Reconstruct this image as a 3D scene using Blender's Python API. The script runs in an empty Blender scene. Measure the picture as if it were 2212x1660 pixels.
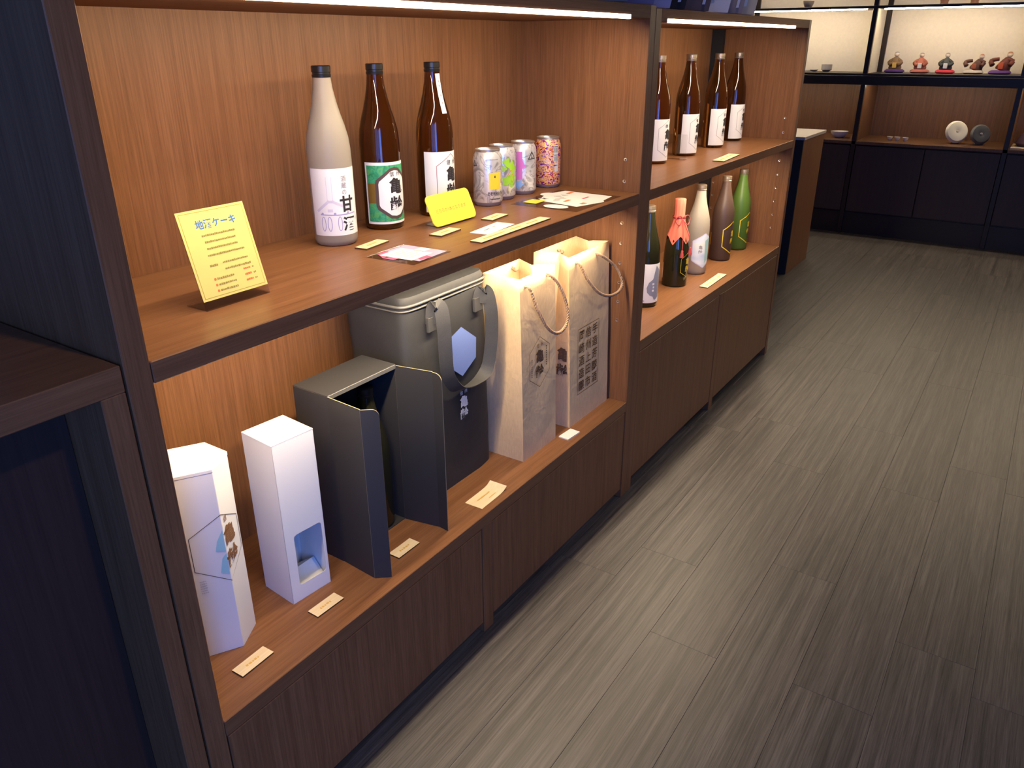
import bpy, bmesh, math, random
from mathutils import Vector, Matrix, noise
random.seed(7)
PI = math.pi
sc = bpy.context.scene
COL = sc.collection

# ------------------------------------------------------------------ camera, world, light, exposure
cam = bpy.data.cameras.new('camera'); cam_o = bpy.data.objects.new('camera', cam); COL.objects.link(cam_o)
cam_o.location = (-0.4531, -0.8034, 1.1919)
cam_o.rotation_euler = (1.1569, 0.0033, -0.98099)
cam.sensor_fit = 'HORIZONTAL'; cam.sensor_width = 36.0; cam.lens = 27.2945
cam.clip_start = 0.02
sc.camera = cam_o
vs = sc.view_settings
vs.view_transform = 'Standard'; vs.look = 'None'; vs.gamma = 1.0; vs.use_curve_mapping = False
vs.exposure = 0.0
sc.cycles.use_denoising = True
sc.cycles.max_bounces = 10
sc.cycles.transparent_max_bounces = 12
sc.cycles.sample_clamp_indirect = 6.0
sc.cycles.caustics_refractive = False
sc.cycles.caustics_reflective = False

world = bpy.data.worlds.new('World'); sc.world = world; world.use_nodes = True
bg = world.node_tree.nodes['Background']
bg.inputs[0].default_value = (0.30, 0.48, 1.0, 1); bg.inputs[1].default_value = 0.5

LED = 14.0            # glow of the light-bar diffusers
BAR_W = 5.6          # watts thrown into the shelves by each metre of bar
LED_COL = (1.0, 0.80, 0.54)
DAY_COL = (0.10, 0.27, 1.0)

def area_light(name, loc, direction, sx, sy, watt, col):
    l = bpy.data.lights.new(name, 'AREA'); l.shape = 'RECTANGLE'; l.size = sx; l.size_y = sy
    l.energy = watt; l.color = col
    o = bpy.data.objects.new(name, l); COL.objects.link(o); o.location = loc
    o.rotation_euler = Vector(direction).to_track_quat('-Z', 'Z').to_euler()
    return o
# daylight entering through the two windows of the entrance corner, behind the camera
area_light('daylight_window_1', (-2.36, -1.75, 1.25), (1, 0, 0), 1.5, 1.7, 22, DAY_COL)
area_light('daylight_window_2', (-1.80, -2.56, 1.25), (0, 1, 0), 0.9, 1.7, 64, DAY_COL)

# ------------------------------------------------------------------ materials
def nt(m):
    m.use_nodes = True
    return m.node_tree, m.node_tree.nodes.get('Principled BSDF')
def pbsdf(name, col, rough=0.5, metal=0.0, trans=0.0, ior=1.45, spec=0.5, emit=None, estr=0.0, coat=0.0):
    m = bpy.data.materials.new(name); t, b = nt(m)
    b.inputs['Base Color'].default_value = (*col, 1); b.inputs['Roughness'].default_value = rough
    b.inputs['Metallic'].default_value = metal; b.inputs['Transmission Weight'].default_value = trans
    b.inputs['IOR'].default_value = ior; b.inputs['Specular IOR Level'].default_value = spec
    b.inputs['Coat Weight'].default_value = coat
    if emit:
        b.inputs['Emission Color'].default_value = (*emit, 1); b.inputs['Emission Strength'].default_value = estr
    return m
def ramp(t, stops):
    r = t.nodes.new('ShaderNodeValToRGB'); cr = r.color_ramp
    while len(cr.elements) > 1: cr.elements.remove(cr.elements[-1])
    cr.elements[0].position = stops[0][0]; cr.elements[0].color = (*stops[0][1], 1)
    for p, c in stops[1:]:
        e = cr.elements.new(p); e.color = (*c, 1)
    return r
def coords(t, scale, per_object=False, world_pos=False):
    L = t.links
    if world_pos:
        src = t.nodes.new('ShaderNodeNewGeometry').outputs['Position']
    else:
        src = t.nodes.new('ShaderNodeTexCoord').outputs['Object']
    if per_object:
        oi = t.nodes.new('ShaderNodeObjectInfo')
        mu = t.nodes.new('ShaderNodeMath'); mu.operation = 'MULTIPLY'; mu.inputs[1].default_value = 37.0
        L.new(oi.outputs['Random'], mu.inputs[0])
        ad = t.nodes.new('ShaderNodeVectorMath'); ad.operation = 'ADD'
        L.new(src, ad.inputs[0]); L.new(mu.outputs[0], ad.inputs[1]); src = ad.outputs[0]
    mp = t.nodes.new('ShaderNodeMapping'); mp.inputs['Scale'].default_value = scale
    L.new(src, mp.inputs['Vector'])
    return mp.outputs['Vector']
def noise_n(t, vec, scale, detail=4, rough=0.6, dist=0.0):
    n = t.nodes.new('ShaderNodeTexNoise'); n.inputs['Scale'].default_value = scale
    n.inputs['Detail'].default_value = detail; n.inputs['Roughness'].default_value = rough
    n.inputs['Distortion'].default_value = dist
    t.links.new(vec, n.inputs['Vector']); return n.outputs['Fac']
def mixc(t, fac, a, b, mode='MIX'):
    m = t.nodes.new('ShaderNodeMix'); m.data_type = 'RGBA'; m.blend_type = mode
    for s, v in ((0, fac), (6, a), (7, b)):
        if hasattr(v, 'links'): t.links.new(v, m.inputs[s])
        else: m.inputs[s].default_value = v if s == 0 else (*v, 1)
    return m.outputs[2]
def bump(t, b, h, strength, dist=0.001):
    n = t.nodes.new('ShaderNodeBump'); n.inputs['Strength'].default_value = strength; n.inputs['Distance'].default_value = dist
    t.links.new(h, n.inputs['Height']); t.links.new(n.outputs['Normal'], b.inputs['Normal'])
AX = {'x': (1.5, 75, 75), 'y': (75, 1.5, 75), 'z': (75, 75, 1.5)}
FX = {'x': (9, 420, 420), 'y': (420, 9, 420), 'z': (420, 420, 9)}
def wood(name, dark, light, grain='z', rough=0.4, per_object=False, spec=0.5, fine=0.5, world_pos=False, bumps=0.12, broad=1.0):
    m = bpy.data.materials.new(name); t, b = nt(m)
    v1 = coords(t, [k * broad for k in AX[grain]], per_object, world_pos); n1 = noise_n(t, v1, 1.0, 5, 0.65, 0.6)
    v2 = coords(t, FX[grain], per_object, world_pos); n2 = noise_n(t, v2, 1.0, 3, 0.7)
    r1 = ramp(t, [(0.30, dark), (0.72, light)]); t.links.new(n1, r1.inputs[0])
    r2 = ramp(t, [(0.34, (1 - fine,) * 3), (0.6, (1, 1, 1))]); t.links.new(n2, r2.inputs[0])
    c = mixc(t, 1.0, r1.outputs[0], r2.outputs[0], 'MULTIPLY')
    t.links.new(c, b.inputs['Base Color']); b.inputs['Roughness'].default_value = rough
    b.inputs['Specular IOR Level'].default_value = spec
    bump(t, b, n2, bumps, 0.0006)
    return m
W_D, W_L = (0.185, 0.078, 0.033), (0.255, 0.116, 0.052)
M = {}
M['wood_v'] = wood('walnut_veneer_upright', W_D, W_L, 'z', 0.42, fine=0.30, spec=0.22)
M['wood_h'] = wood('walnut_veneer_board', W_D, W_L, 'x', 0.36, fine=0.25, spec=0.28)
M['wood_top'] = wood('walnut_veneer_top', W_D, W_L, 'x', 0.62, fine=0.25, spec=0.15)
M['wood_far'] = wood('far_shelf_veneer', (0.12, 0.05, 0.022), (0.2, 0.09, 0.038), 'z', 0.5, fine=0.3)
M['dark_frame'] = pbsdf('dark_stained_frame', (0.018, 0.011, 0.009), 0.4)
M['far_door'] = wood('dark_cabinet_door', (0.040, 0.018, 0.013), (0.055, 0.026, 0.018), 'z', 0.5, fine=0.2)
M['plank'] = wood('grey_wood_plank', (0.036, 0.033, 0.034), (0.138, 0.119, 0.113), 'x', 0.42, per_object=True, fine=0.55, world_pos=True, bumps=0.3, broad=0.9)
M['slab'] = pbsdf('floor_underlay', (0.05, 0.045, 0.042), 0.8)
def plaster(name, col):
    m = bpy.data.materials.new(name); t, b = nt(m)
    v = coords(t, (1, 1, 1)); n = noise_n(t, v, 60, 3)
    r = ramp(t, [(0.3, tuple(c * 0.94 for c in col)), (0.7, col)]); t.links.new(n, r.inputs[0])
    t.links.new(r.outputs[0], b.inputs['Base Color']); b.inputs['Roughness'].default_value = 0.85
    bump(t, b, n, 0.1); return m
M['wall'] = plaster('wall_plaster', (0.42, 0.38, 0.34))
M['ceiling'] = plaster('ceiling_plaster', (0.35, 0.32, 0.29))
M['cream'] = plaster('cream_back_panel', (0.80, 0.74, 0.64))
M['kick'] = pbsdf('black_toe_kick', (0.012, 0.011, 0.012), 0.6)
M['led'] = pbsdf('light_bar_diffuser', (0.9, 0.9, 0.9), 0.5, emit=LED_COL, estr=LED)
M['led_far'] = pbsdf('far_light_bar_diffuser', (0.9, 0.9, 0.9), 0.5, emit=LED_COL, estr=100)
M['led_niche'] = pbsdf('niche_light_bar_diffuser', (0.9, 0.9, 0.9), 0.5, emit=LED_COL, estr=60)
M['alu'] = pbsdf('brushed_metal', (0.75, 0.74, 0.72), 0.3, 1.0)
M['pin'] = pbsdf('metal_shelf_socket', (0.95, 0.93, 0.9), 0.25, 1.0)
M['hole'] = pbsdf('dark_hole', (0.01, 0.008, 0.007), 0.8)
M['black'] = pbsdf('black_plastic_cap', (0.012, 0.011, 0.011), 0.28)
M['capgrey'] = pbsdf('pewter_cap', (0.26, 0.21, 0.16), 0.35, 0.8)
M['gold'] = pbsdf('gold_print', (0.72, 0.52, 0.03), 0.4, 0.2)
M['paper'] = pbsdf('white_paper', (0.80, 0.79, 0.77), 0.6)
M['label'] = pbsdf('white_bottle_label', (0.80, 0.785, 0.77), 0.5)
M['ink'] = pbsdf('black_ink', (0.025, 0.022, 0.024), 0.6)
M['inkgrey'] = pbsdf('grey_ink', (0.30, 0.28, 0.29), 0.6)
M['inkpale'] = pbsdf('pale_grey_ink', (0.58, 0.57, 0.57), 0.6)
M['inklilac'] = pbsdf('lilac_ink', (0.36, 0.33, 0.55), 0.6)
M['inkpalelilac'] = pbsdf('pale_lilac_ink', (0.62, 0.59, 0.68), 0.6)
M['inkred'] = pbsdf('dark_red_ink', (0.28, 0.05, 0.06), 0.6)
M['inkbrown'] = pbsdf('brown_ink', (0.085, 0.052, 0.045), 0.6)
M['bagink'] = pbsdf('brown_bag_ink', (0.10, 0.055, 0.035), 0.7)
M['gilt'] = pbsdf('gilt_print', (0.40, 0.19, 0.06), 0.35, 0.6)
M['turq'] = pbsdf('turquoise_print', (0.35, 0.62, 0.66), 0.5)
M['brownglass'] = pbsdf('brown_glass', (0.20, 0.070, 0.012), 0.03, trans=0.93, ior=1.5)
M['darkglass'] = pbsdf('black_green_glass', (0.022, 0.022, 0.010), 0.04, trans=0.4, ior=1.5)
M['frost'] = pbsdf('frosted_glass', (0.86, 0.80, 0.68), 0.40, trans=0.72, ior=1.3)
M['mattebrown'] = pbsdf('matte_brown_glass', (0.065, 0.038, 0.030), 0.42, trans=0.1, ior=1.4)
M['greenglass'] = pbsdf('frosted_green_glass', (0.10, 0.19, 0.035), 0.36, trans=0.45, ior=1.35)
M['cloth'] = pbsdf('coral_cloth', (0.52, 0.12, 0.08), 0.85)
M['cord'] = pbsdf('red_cord', (0.36, 0.045, 0.05), 0.7)
def clear_sheet(name, tint, base=0.05):
    m = bpy.data.materials.new(name); m.use_nodes = True; t = m.node_tree; t.nodes.remove(t.nodes['Principled BSDF'])
    tr = t.nodes.new('ShaderNodeBsdfTransparent'); tr.inputs[0].default_value = (*tint, 1)
    gl = t.nodes.new('ShaderNodeBsdfGlossy'); gl.inputs['Roughness'].default_value = 0.06
    fr = t.nodes.new('ShaderNodeLayerWeight'); fr.inputs['Blend'].default_value = 0.5
    pw = t.nodes.new('ShaderNodeMath'); pw.operation = 'POWER'; pw.inputs[1].default_value = 5.0; t.links.new(fr.outputs['Facing'], pw.inputs[0])
    ma = t.nodes.new('ShaderNodeMath'); ma.operation = 'MULTIPLY_ADD'; ma.inputs[1].default_value = 0.6; ma.inputs[2].default_value = base; t.links.new(pw.outputs[0], ma.inputs[0])
    mx = t.nodes.new('ShaderNodeMixShader'); t.links.new(ma.outputs[0], mx.inputs[0]); t.links.new(tr.outputs[0], mx.inputs[1]); t.links.new(gl.outputs[0], mx.inputs[2])
    t.links.new(mx.outputs[0], t.nodes['Material Output'].inputs['Surface']); return m
M['acrylic'] = clear_sheet('clear_acrylic', (0.94, 0.93, 0.93))
M['yellow'] = pbsdf('yellow_card', (0.86, 0.70, 0.20), 0.5)
M['yellow2'] = pbsdf('bright_yellow_card', (0.84, 0.70, 0.07), 0.4)
M['yline'] = pbsdf('mustard_print', (0.50, 0.38, 0.05), 0.6)
M['ytext'] = pbsdf('olive_print', (0.36, 0.28, 0.06), 0.6)
M['blueprint'] = pbsdf('blue_print', (0.06, 0.20, 0.48), 0.6)
M['redprint'] = pbsdf('orange_red_print', (0.75, 0.20, 0.06), 0.6)
M['tagwood'] = wood('pale_basswood', (0.74, 0.56, 0.33), (0.84, 0.68, 0.44), 'x', 0.6, per_object=True, fine=0.08)
M['tagedge'] = pbsdf('burnt_wood_edge', (0.10, 0.045, 0.02), 0.7)
M['tagtext'] = pbsdf('engraved_print', (0.66, 0.40, 0.10), 0.7)
M['pink'] = pbsdf('pink_print', (0.75, 0.13, 0.25), 0.4)
M['lilac'] = pbsdf('lilac_print', (0.52, 0.42, 0.62), 0.4)
M['boxwhite'] = pbsdf('white_carton', (0.78, 0.765, 0.745), 0.55)
M['boxblack'] = pbsdf('charcoal_carton', (0.030, 0.029, 0.031), 0.55)
M['kraftedge'] = pbsdf('kraft_cut_edge', (0.36, 0.27, 0.15), 0.8)
def kraft():
    m = bpy.data.materials.new('kraft_paper'); t, b = nt(m)
    v = coords(t, (1, 1, 1)); n = noise_n(t, v, 14, 4, 0.6, 0.4); n2 = noise_n(t, coords(t, (1, 1, 0.25)), 260, 2)
    r = ramp(t, [(0.3, (0.64, 0.45, 0.25)), (0.7, (0.72, 0.52, 0.30))]); t.links.new(n2, r.inputs[0])
    t.links.new(r.outputs[0], b.inputs['Base Color']); b.inputs['Roughness'].default_value = 0.65
    bump(t, b, n, 0.40, 0.006); return m
M['kraft'] = kraft()
M['rope'] = pbsdf('twisted_paper_rope', (0.33, 0.21, 0.13), 0.75)
def fabric(name, col, sc_=900):
    m = bpy.data.materials.new(name); t, b = nt(m)
    v = coords(t, (1, 1, 1)); n = noise_n(t, v, sc_, 2); n2 = noise_n(t, v, 9, 3, 0.5, 0.3)
    r = ramp(t, [(0.3, tuple(c * 0.75 for c in col)), (0.7, tuple(c * 1.2 for c in col))]); t.links.new(n, r.inputs[0])
    t.links.new(r.outputs[0], b.inputs['Base Color']); b.inputs['Roughness'].default_value = 0.7
    bump(t, b, n2, 0.6, 0.01); return m
M['nonwoven'] = fabric('charcoal_nonwoven', (0.026, 0.026, 0.028))
M['strap'] = fabric('charcoal_strap', (0.045, 0.044, 0.044))
M['zip'] = pbsdf('shiny_grey_piping', (0.10, 0.098, 0.095), 0.3)
M['bluehex'] = pbsdf('periwinkle_print', (0.17, 0.24, 0.52), 0.35)
def iris():
    m = bpy.data.materials.new('iridescent_label'); t, b = nt(m)
    v = coords(t, (9, 9, 22)); n = noise_n(t, v, 1.0, 2)
    r = ramp(t, [(0.3, (0.45, 0.55, 0.72)), (0.5, (0.66, 0.70, 0.80)), (0.7, (0.72, 0.73, 0.62))]); t.links.new(n, r.inputs[0])
    t.links.new(r.outputs[0], b.inputs['Base Color']); b.inputs['Roughness'].default_value = 0.3; return m
M['iris'] = iris()
M['irisedge'] = pbsdf('lavender_print', (0.55, 0.52, 0.72), 0.4)
M['teal'] = pbsdf('pale_teal_print', (0.30, 0.48, 0.50), 0.4)
def can_mat(name, stops, scale, dist, detail=3, stretch=(1, 1, 1), rough=0.28, metal=0.55):
    m = bpy.data.materials.new(name); t, b = nt(m)
    v = coords(t, stretch, True); n = noise_n(t, v, scale, detail, 0.55, dist)
    r = ramp(t, stops); t.links.new(n, r.inputs[0])
    t.links.new(r.outputs[0], b.inputs['Base Color']); b.inputs['Roughness'].default_value = rough
    b.inputs['Metallic'].default_value = metal; return m
M['canwhite'] = can_mat('marbled_silver_can', [(0.34, (0.40, 0.39, 0.39)), (0.43, (0.80, 0.78, 0.77)), (0.52, (0.86, 0.85, 0.84)), (0.575, (0.44, 0.43, 0.44)), (0.61, (0.82, 0.80, 0.79))], 26, 1.2)
M['cancolour'] = can_mat('multicolour_can', [(0.36, (0.12, 0.01, 0.25)), (0.40, (0.70, 0.05, 0.03)), (0.44, (0.85, 0.24, 0.02)), (0.475, (0.88, 0.60, 0.03)), (0.505, (0.80, 0.72, 0.66)), (0.53, (0.80, 0.10, 0.05)), (0.56, (0.88, 0.52, 0.03)), (0.60, (0.75, 0.62, 0.60)), (0.63, (0.22, 0.02, 0.30))], 62, 2.6, 1, (1, 1, 1.2), 0.35, 0.25)
M['canrim'] = pbsdf('can_aluminium', (0.80, 0.78, 0.76), 0.28, 0.9)
M['cangreen'] = pbsdf('lime_print', (0.32, 0.62, 0.04), 0.4)
M['canmag'] = pbsdf('magenta_print', (0.60, 0.16, 0.50), 0.4)
M['canblue'] = pbsdf('light_blue_print', (0.25, 0.42, 0.75), 0.4)
M['canyellow'] = pbsdf('yolk_yellow_print', (0.90, 0.58, 0.04), 0.4)
M['greenlabel'] = can_mat('green_pattern_label', [(0.35, (0.02, 0.22, 0.09)), (0.5, (0.035, 0.33, 0.16)), (0.62, (0.10, 0.38, 0.10))], 120, 1.0, 2, (1, 1, 1), 0.5, 0.0)
M['brownband'] = pbsdf('bronze_band_print', (0.19, 0.11, 0.02), 0.5)
M['greyline'] = pbsdf('grey_blob_print', (0.26, 0.27, 0.34), 0.6)
M['countertop'] = pbsdf('pale_grey_laminate', (0.46, 0.40, 0.37), 0.35)
M['stoneW'] = pbsdf('white_ceramic', (0.82, 0.78, 0.66), 0.5)
M['stoneG'] = pbsdf('slate_ceramic', (0.12, 0.13, 0.13), 0.5)
M['ceramic'] = pbsdf('beige_ceramic', (0.55, 0.46, 0.36), 0.4)
M['ceramicgrey'] = pbsdf('grey_ceramic', (0.34, 0.32, 0.32), 0.4)
M['terracotta'] = pbsdf('terracotta', (0.42, 0.21, 0.12), 0.6)
M['skin'] = pbsdf('pale_doll_face', (0.80, 0.68, 0.58), 0.5)
M['glass'] = clear_sheet('window_glass', (0.95, 0.97, 0.97))
M['whiteframe'] = pbsdf('window_frame', (0.5, 0.5, 0.5), 0.5)

# ------------------------------------------------------------------ helpers
def tag(o, label=None, cat=None, group=None, kind=None):
    if label: o['label'] = label
    if cat: o['category'] = cat
    if group: o['group'] = group
    if kind: o['kind'] = kind
    return o
def empty(name, loc=(0, 0, 0), rz=0.0):
    o = bpy.data.objects.new(name, None); COL.objects.link(o); o.location = loc; o.rotation_euler = (0, 0, rz)
    o.empty_display_size = 0.05; return o
def link_mesh(name, me, mat=None, parent=None):
    o = bpy.data.objects.new(name, me); COL.objects.link(o)
    if mat is not None:
        for mm in (mat if isinstance(mat, (list, tuple)) else [mat]): me.materials.append(mm)
    if parent is not None: o.parent = parent
    return o
def from_bm(name, bm, mat=None, parent=None, smooth=False, angle=None):
    bmesh.ops.recalc_face_normals(bm, faces=bm.faces)
    me = bpy.data.meshes.new(name); bm.to_mesh(me); bm.free()
    if smooth:
        me.polygons.foreach_set('use_smooth', [True] * len(me.polygons))
        if angle: me.set_sharp_from_angle(angle=angle)
    return link_mesh(name, me, mat, parent)
def bm_box(bm, x0, x1, y0, y1, z0, z1, bev=0.0):
    vs_ = [bm.verts.new(p) for p in ((x0, y0, z0), (x1, y0, z0), (x1, y1, z0), (x0, y1, z0), (x0, y0, z1), (x1, y0, z1), (x1, y1, z1), (x0, y1, z1))]
    fs = [bm.faces.new([vs_[i] for i in q]) for q in ((0, 3, 2, 1), (4, 5, 6, 7), (0, 1, 5, 4), (1, 2, 6, 5), (2, 3, 7, 6), (3, 0, 4, 7))]
    if bev:
        es = list({e for f in fs for e in f.edges})
        bmesh.ops.bevel(bm, geom=es, offset=bev, segments=1, affect='EDGES')
def box(name, x0, x1, y0, y1, z0, z1, mat, parent=None, bev=0.0012):
    bm = bmesh.new(); bm_box(bm, x0, x1, y0, y1, z0, z1, bev); return from_bm(name, bm, mat, parent)
def bm_lathe(bm, prof, seg=40, cap0=True, cap1=True):
    rings = []
    for r, z in prof:
        rings.append([bm.verts.new((r * math.cos(2 * PI * k / seg), r * math.sin(2 * PI * k / seg), z)) for k in range(seg)])
    for a, b in zip(rings, rings[1:]):
        for k in range(seg):
            bm.faces.new((a[k], a[(k + 1) % seg], b[(k + 1) % seg], b[k]))
    if cap0: bm.faces.new(list(reversed(rings[0])))
    if cap1: bm.faces.new(rings[-1])
def lathe(name, prof, mat, parent=None, seg=40, cap0=True, cap1=True, angle=0.7):
    bm = bmesh.new(); bm_lathe(bm, prof, seg, cap0, cap1); return from_bm(name, bm, mat, parent, True, angle)
def smooth_path(pts, n=6):
    out = []
    P_ = [Vector(p) for p in pts]
    for i in range(len(P_) - 1):
        p0 = P_[max(i - 1, 0)]; p1 = P_[i]; p2 = P_[i + 1]; p3 = P_[min(i + 2, len(P_) - 1)]
        for k in range(n):
            s = k / n
            out.append(0.5 * ((2 * p1) + (p2 - p0) * s + (2 * p0 - 5 * p1 + 4 * p2 - p3) * s * s + (3 * p1 - p0 - 3 * p2 + p3) * s ** 3))
    out.append(P_[-1]); return out
def bm_tube(bm, pts, r, seg=8, rad=None):
    pts = [Vector(p) for p in pts]; rings = []; up = Vector((0.31, 0.2, 0.93))
    for i, p in enumerate(pts):
        d = (pts[min(i + 1, len(pts) - 1)] - pts[max(i - 1, 0)]).normalized()
        a = d.cross(up)
        if a.length < 1e-4: a = d.cross(Vector((1, 0, 0)))
        a.normalize(); b = d.cross(a); rr = rad[i] if rad else r
        rings.append([bm.verts.new(p + rr * (math.cos(2 * PI * k / seg) * a + math.sin(2 * PI * k / seg) * b)) for k in range(seg)])
    for q, w in zip(rings, rings[1:]):
        for k in range(seg): bm.faces.new((q[k], q[(k + 1) % seg], w[(k + 1) % seg], w[k]))
    bm.faces.new(rings[0]); bm.faces.new(list(reversed(rings[-1])))
def tube(name, pts, r, mat, parent=None, seg=8, rad=None):
    bm = bmesh.new(); bm_tube(bm, pts, r, seg, rad); return from_bm(name, bm, mat, parent, True)
def prism(name, pts, z0, z1, mat, parent=None, bev=0.0):
    bm = bmesh.new(); n = len(pts)
    a = [bm.verts.new((x, y, z0)) for x, y in pts]; b = [bm.verts.new((x, y, z1)) for x, y in pts]
    bm.faces.new(list(reversed(a))); bm.faces.new(b)
    for k in range(n): bm.faces.new((a[k], a[(k + 1) % n], b[(k + 1) % n], b[k]))
    if bev: bmesh.ops.bevel(bm, geom=list(bm.edges), offset=bev, segments=1, affect='EDGES')
    return from_bm(name, bm, mat, parent)
def ribbon(name, pts, width_dir, w, th, mat, parent=None):
    bm = bmesh.new(); wd = Vector(width_dir).normalized(); rings = []
    pts = [Vector(p) for p in pts]
    for i, p in enumerate(pts):
        d = (pts[min(i + 1, len(pts) - 1)] - pts[max(i - 1, 0)]).normalized()
        wv = wd if not callable(width_dir) else wd
        side = (wv - d * wv.dot(d)).normalized(); nrm = d.cross(side)
        rings.append([bm.verts.new(p + sx * side * w / 2 + sy * nrm * th / 2) for sx, sy in ((-1, -1), (1, -1), (1, 1), (-1, 1))])
    for q, r_ in zip(rings, rings[1:]):
        for k in range(4): bm.faces.new((q[k], q[(k + 1) % 4], r_[(k + 1) % 4], r_[k]))
    bm.faces.new(rings[0]); bm.faces.new(list(reversed(rings[-1])))
    return from_bm(name, bm, mat, parent, True, 0.8)

# ---- flat print: 2-D polygons in metres (u to the right, v up), laid on a plane or wrapped round a bottle
TEXT = {}
def prepare_text(items):
    obs = []
    for s, b in items:
        cu = bpy.data.curves.new('glyphs', 'FONT'); cu.body = s; cu.size = 1.0; cu.align_x = 'CENTER'; cu.align_y = 'CENTER'
        cu.resolution_u = 2; cu.offset = b
        ob = bpy.data.objects.new('glyphs', cu); COL.objects.link(ob); obs.append((s, b, ob, cu))
    bpy.context.view_layer.update()
    dg = bpy.context.evaluated_depsgraph_get()
    for s, b, ob, cu in obs:
        e = ob.evaluated_get(dg); me = e.to_mesh()
        pl = [[(me.vertices[i].co.x, me.vertices[i].co.y) for i in p.vertices] for p in me.polygons]
        xs = [q[0] for p in pl for q in p] or [0]; ys = [q[1] for p in pl for q in p] or [0]
        cx, cy = (min(xs) + max(xs)) / 2, (min(ys) + max(ys)) / 2
        TEXT[(s, b)] = [[(x - cx, y - cy) for x, y in p] for p in pl]
        e.to_mesh_clear(); bpy.data.objects.remove(ob); bpy.data.curves.remove(cu)
VERT = ['亀', '齢', '信', '州', '甘', '酒', '蔵', 'の', '岡', '崎', '造', '醸', '上', '田', '市', '手', '芳', '醇']
prepare_text([(c, 0.012) for c in VERT] + [(c, 0.03) for c in ('亀', '齢', '甘', '酒')] + [('地酒ケーキ', 0.02), ('どちらか1本となります', 0.008), ('BEERHE', 0.0), ('L', 0.02)])
def txt(s, size, cu=0, cv=0, b=0.012, sx=1.0, sy=1.0):
    return [[(cu + x * size * sx, cv + y * size * sy) for x, y in p] for p in TEXT[(s, b)]]
def column(s, size, cu, v_top, pitch, b=0.012, sx=1.0):
    out = []
    for i, ch in enumerate(s): out += txt(ch, size, cu, v_top - pitch * (i + 0.5), b, sx)
    return out
def rect(u0, v0, u1, v1): return [[(u0, v0), (u1, v0), (u1, v1), (u0, v1)]]
def poly(pts): return [list(pts)]
def outline(pts, w, closed=True):
    out = []; n = len(pts)
    for i in range(n if closed else n - 1):
        a = Vector(pts[i]); b = Vector(pts[(i + 1) % n]); d = (b - a).normalized(); nn = Vector((-d.y, d.x)) * w / 2; e = d * w * 0.45
        out.append([tuple(a - e - nn), tuple(b + e - nn), tuple(b + e + nn), tuple(a - e + nn)])
    return out
def disc(cu, cv, r, ry=None, n=20):
    ry = ry or r
    return [[(cu + r * math.cos(2 * PI * k / n), cv + ry * math.sin(2 * PI * k / n)) for k in range(n)]]
def dashes(u0, u1, v, h, rnd, gap=0.25):
    out = []; u = u0
    while u < u1 - h * 0.4:
        w = h * rnd.uniform(0.5, 1.1)
        out += rect(u, v - h * rnd.uniform(0.3, 0.5), min(u + w, u1), v + h * rnd.uniform(0.25, 0.5)); u += w + h * gap
    return out
def cyl_map(r, phi0):
    def f(u, v, off): 
        a = phi0 + u / r
        return ((r + off) * math.sin(a), -(r + off) * math.cos(a), v)
    f.step = r * math.radians(6); return f
def plane_map(o, U, V):
    o = Vector(o); U = Vector(U).normalized(); V = Vector(V).normalized(); N = U.cross(V)
    def f(u, v, off): return tuple(o + U * u + V * v + N * off)
    f.step = None; return f
def decor(name, polys, fmap, off, mat, parent):
    bm = bmesh.new()
    for p in polys:
        try: bm.faces.new([bm.verts.new((u, v, 0)) for u, v in p])
        except ValueError: pass
    if fmap.step:
        bmesh.ops.triangulate(bm, faces=[f for f in bm.faces if len(f.verts) > 4])
        us = [v.co.x for v in bm.verts]; k = math.ceil(min(us) / fmap.step)
        while k * fmap.step < max(us):
            bmesh.ops.bisect_plane(bm, geom=bm.verts[:] + bm.edges[:] + bm.faces[:], plane_co=(k * fmap.step, 0, 0), plane_no=(1, 0, 0), dist=1e-6); k += 1
    for f in bm.faces:
        f.normal_update()
        if f.normal.z < 0: f.normal_flip()
    for v in bm.verts: v.co = fmap(v.co.x, v.co.y, off)
    me = bpy.data.meshes.new(name); bm.to_mesh(me); bm.free()
    if fmap.step: me.polygons.foreach_set('use_smooth', [True] * len(me.polygons))
    return link_mesh(name, me, mat, parent)

# ------------------------------------------------------------------ the room
X0, X1, Y0, Y1, ZC = -2.4, 5.70, -2.6, 1.40, 2.60
floor = box('floor', X0 - 0.1, X1 + 0.1, Y0 - 0.1, Y1 + 0.1, -0.06, -0.004, M['slab'], bev=0)
tag(floor, 'grey wood-look plank floor', 'floor', kind='structure')
PW, PLN = 0.1523, 0.914
bm = bmesh.new(); bm_box(bm, 0.0002, PLN - 0.0002, 0.0002, PW - 0.0002, -0.004, 0.0, 0.0003)
plank_me = bpy.data.meshes.new('plank'); bm.to_mesh(plank_me); bm.free(); plank_me.materials.append(M['plank'])
known = {-2: 1.115, -3: 0.838, -6: 1.104, -1: 1.885}
rows = range(-15, 6)
for r_ in rows:
    off = known.get(r_, (r_ * 0.377) % PLN)
    x = off - PLN * math.ceil((off + 1.0) / PLN)
    while x < X1 - 0.35:
        o = bpy.data.objects.new('plank', plank_me); COL.objects.link(o); o.parent = floor
        o.location = (x, 0.0023 + r_ * PW, 0); x += PLN
tag(box('ceiling', X0 - 0.1, X1 + 0.1, Y0 - 0.1, Y1 + 0.1, ZC, ZC + 0.08, M['ceiling'], bev=0), 'dim plaster ceiling', 'ceiling', kind='structure')
tag(box('wall_back', X1, X1 + 0.1, Y0, Y1, 0, ZC, M['wall'], bev=0), 'plain wall behind the far wall shelving', 'wall', kind='structure')
tag(box('wall_left', X0, X1, Y1, Y1 + 0.1, 0, ZC, M['wall'], bev=0), 'plain wall behind the display shelf units', 'wall', kind='structure')
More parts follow.
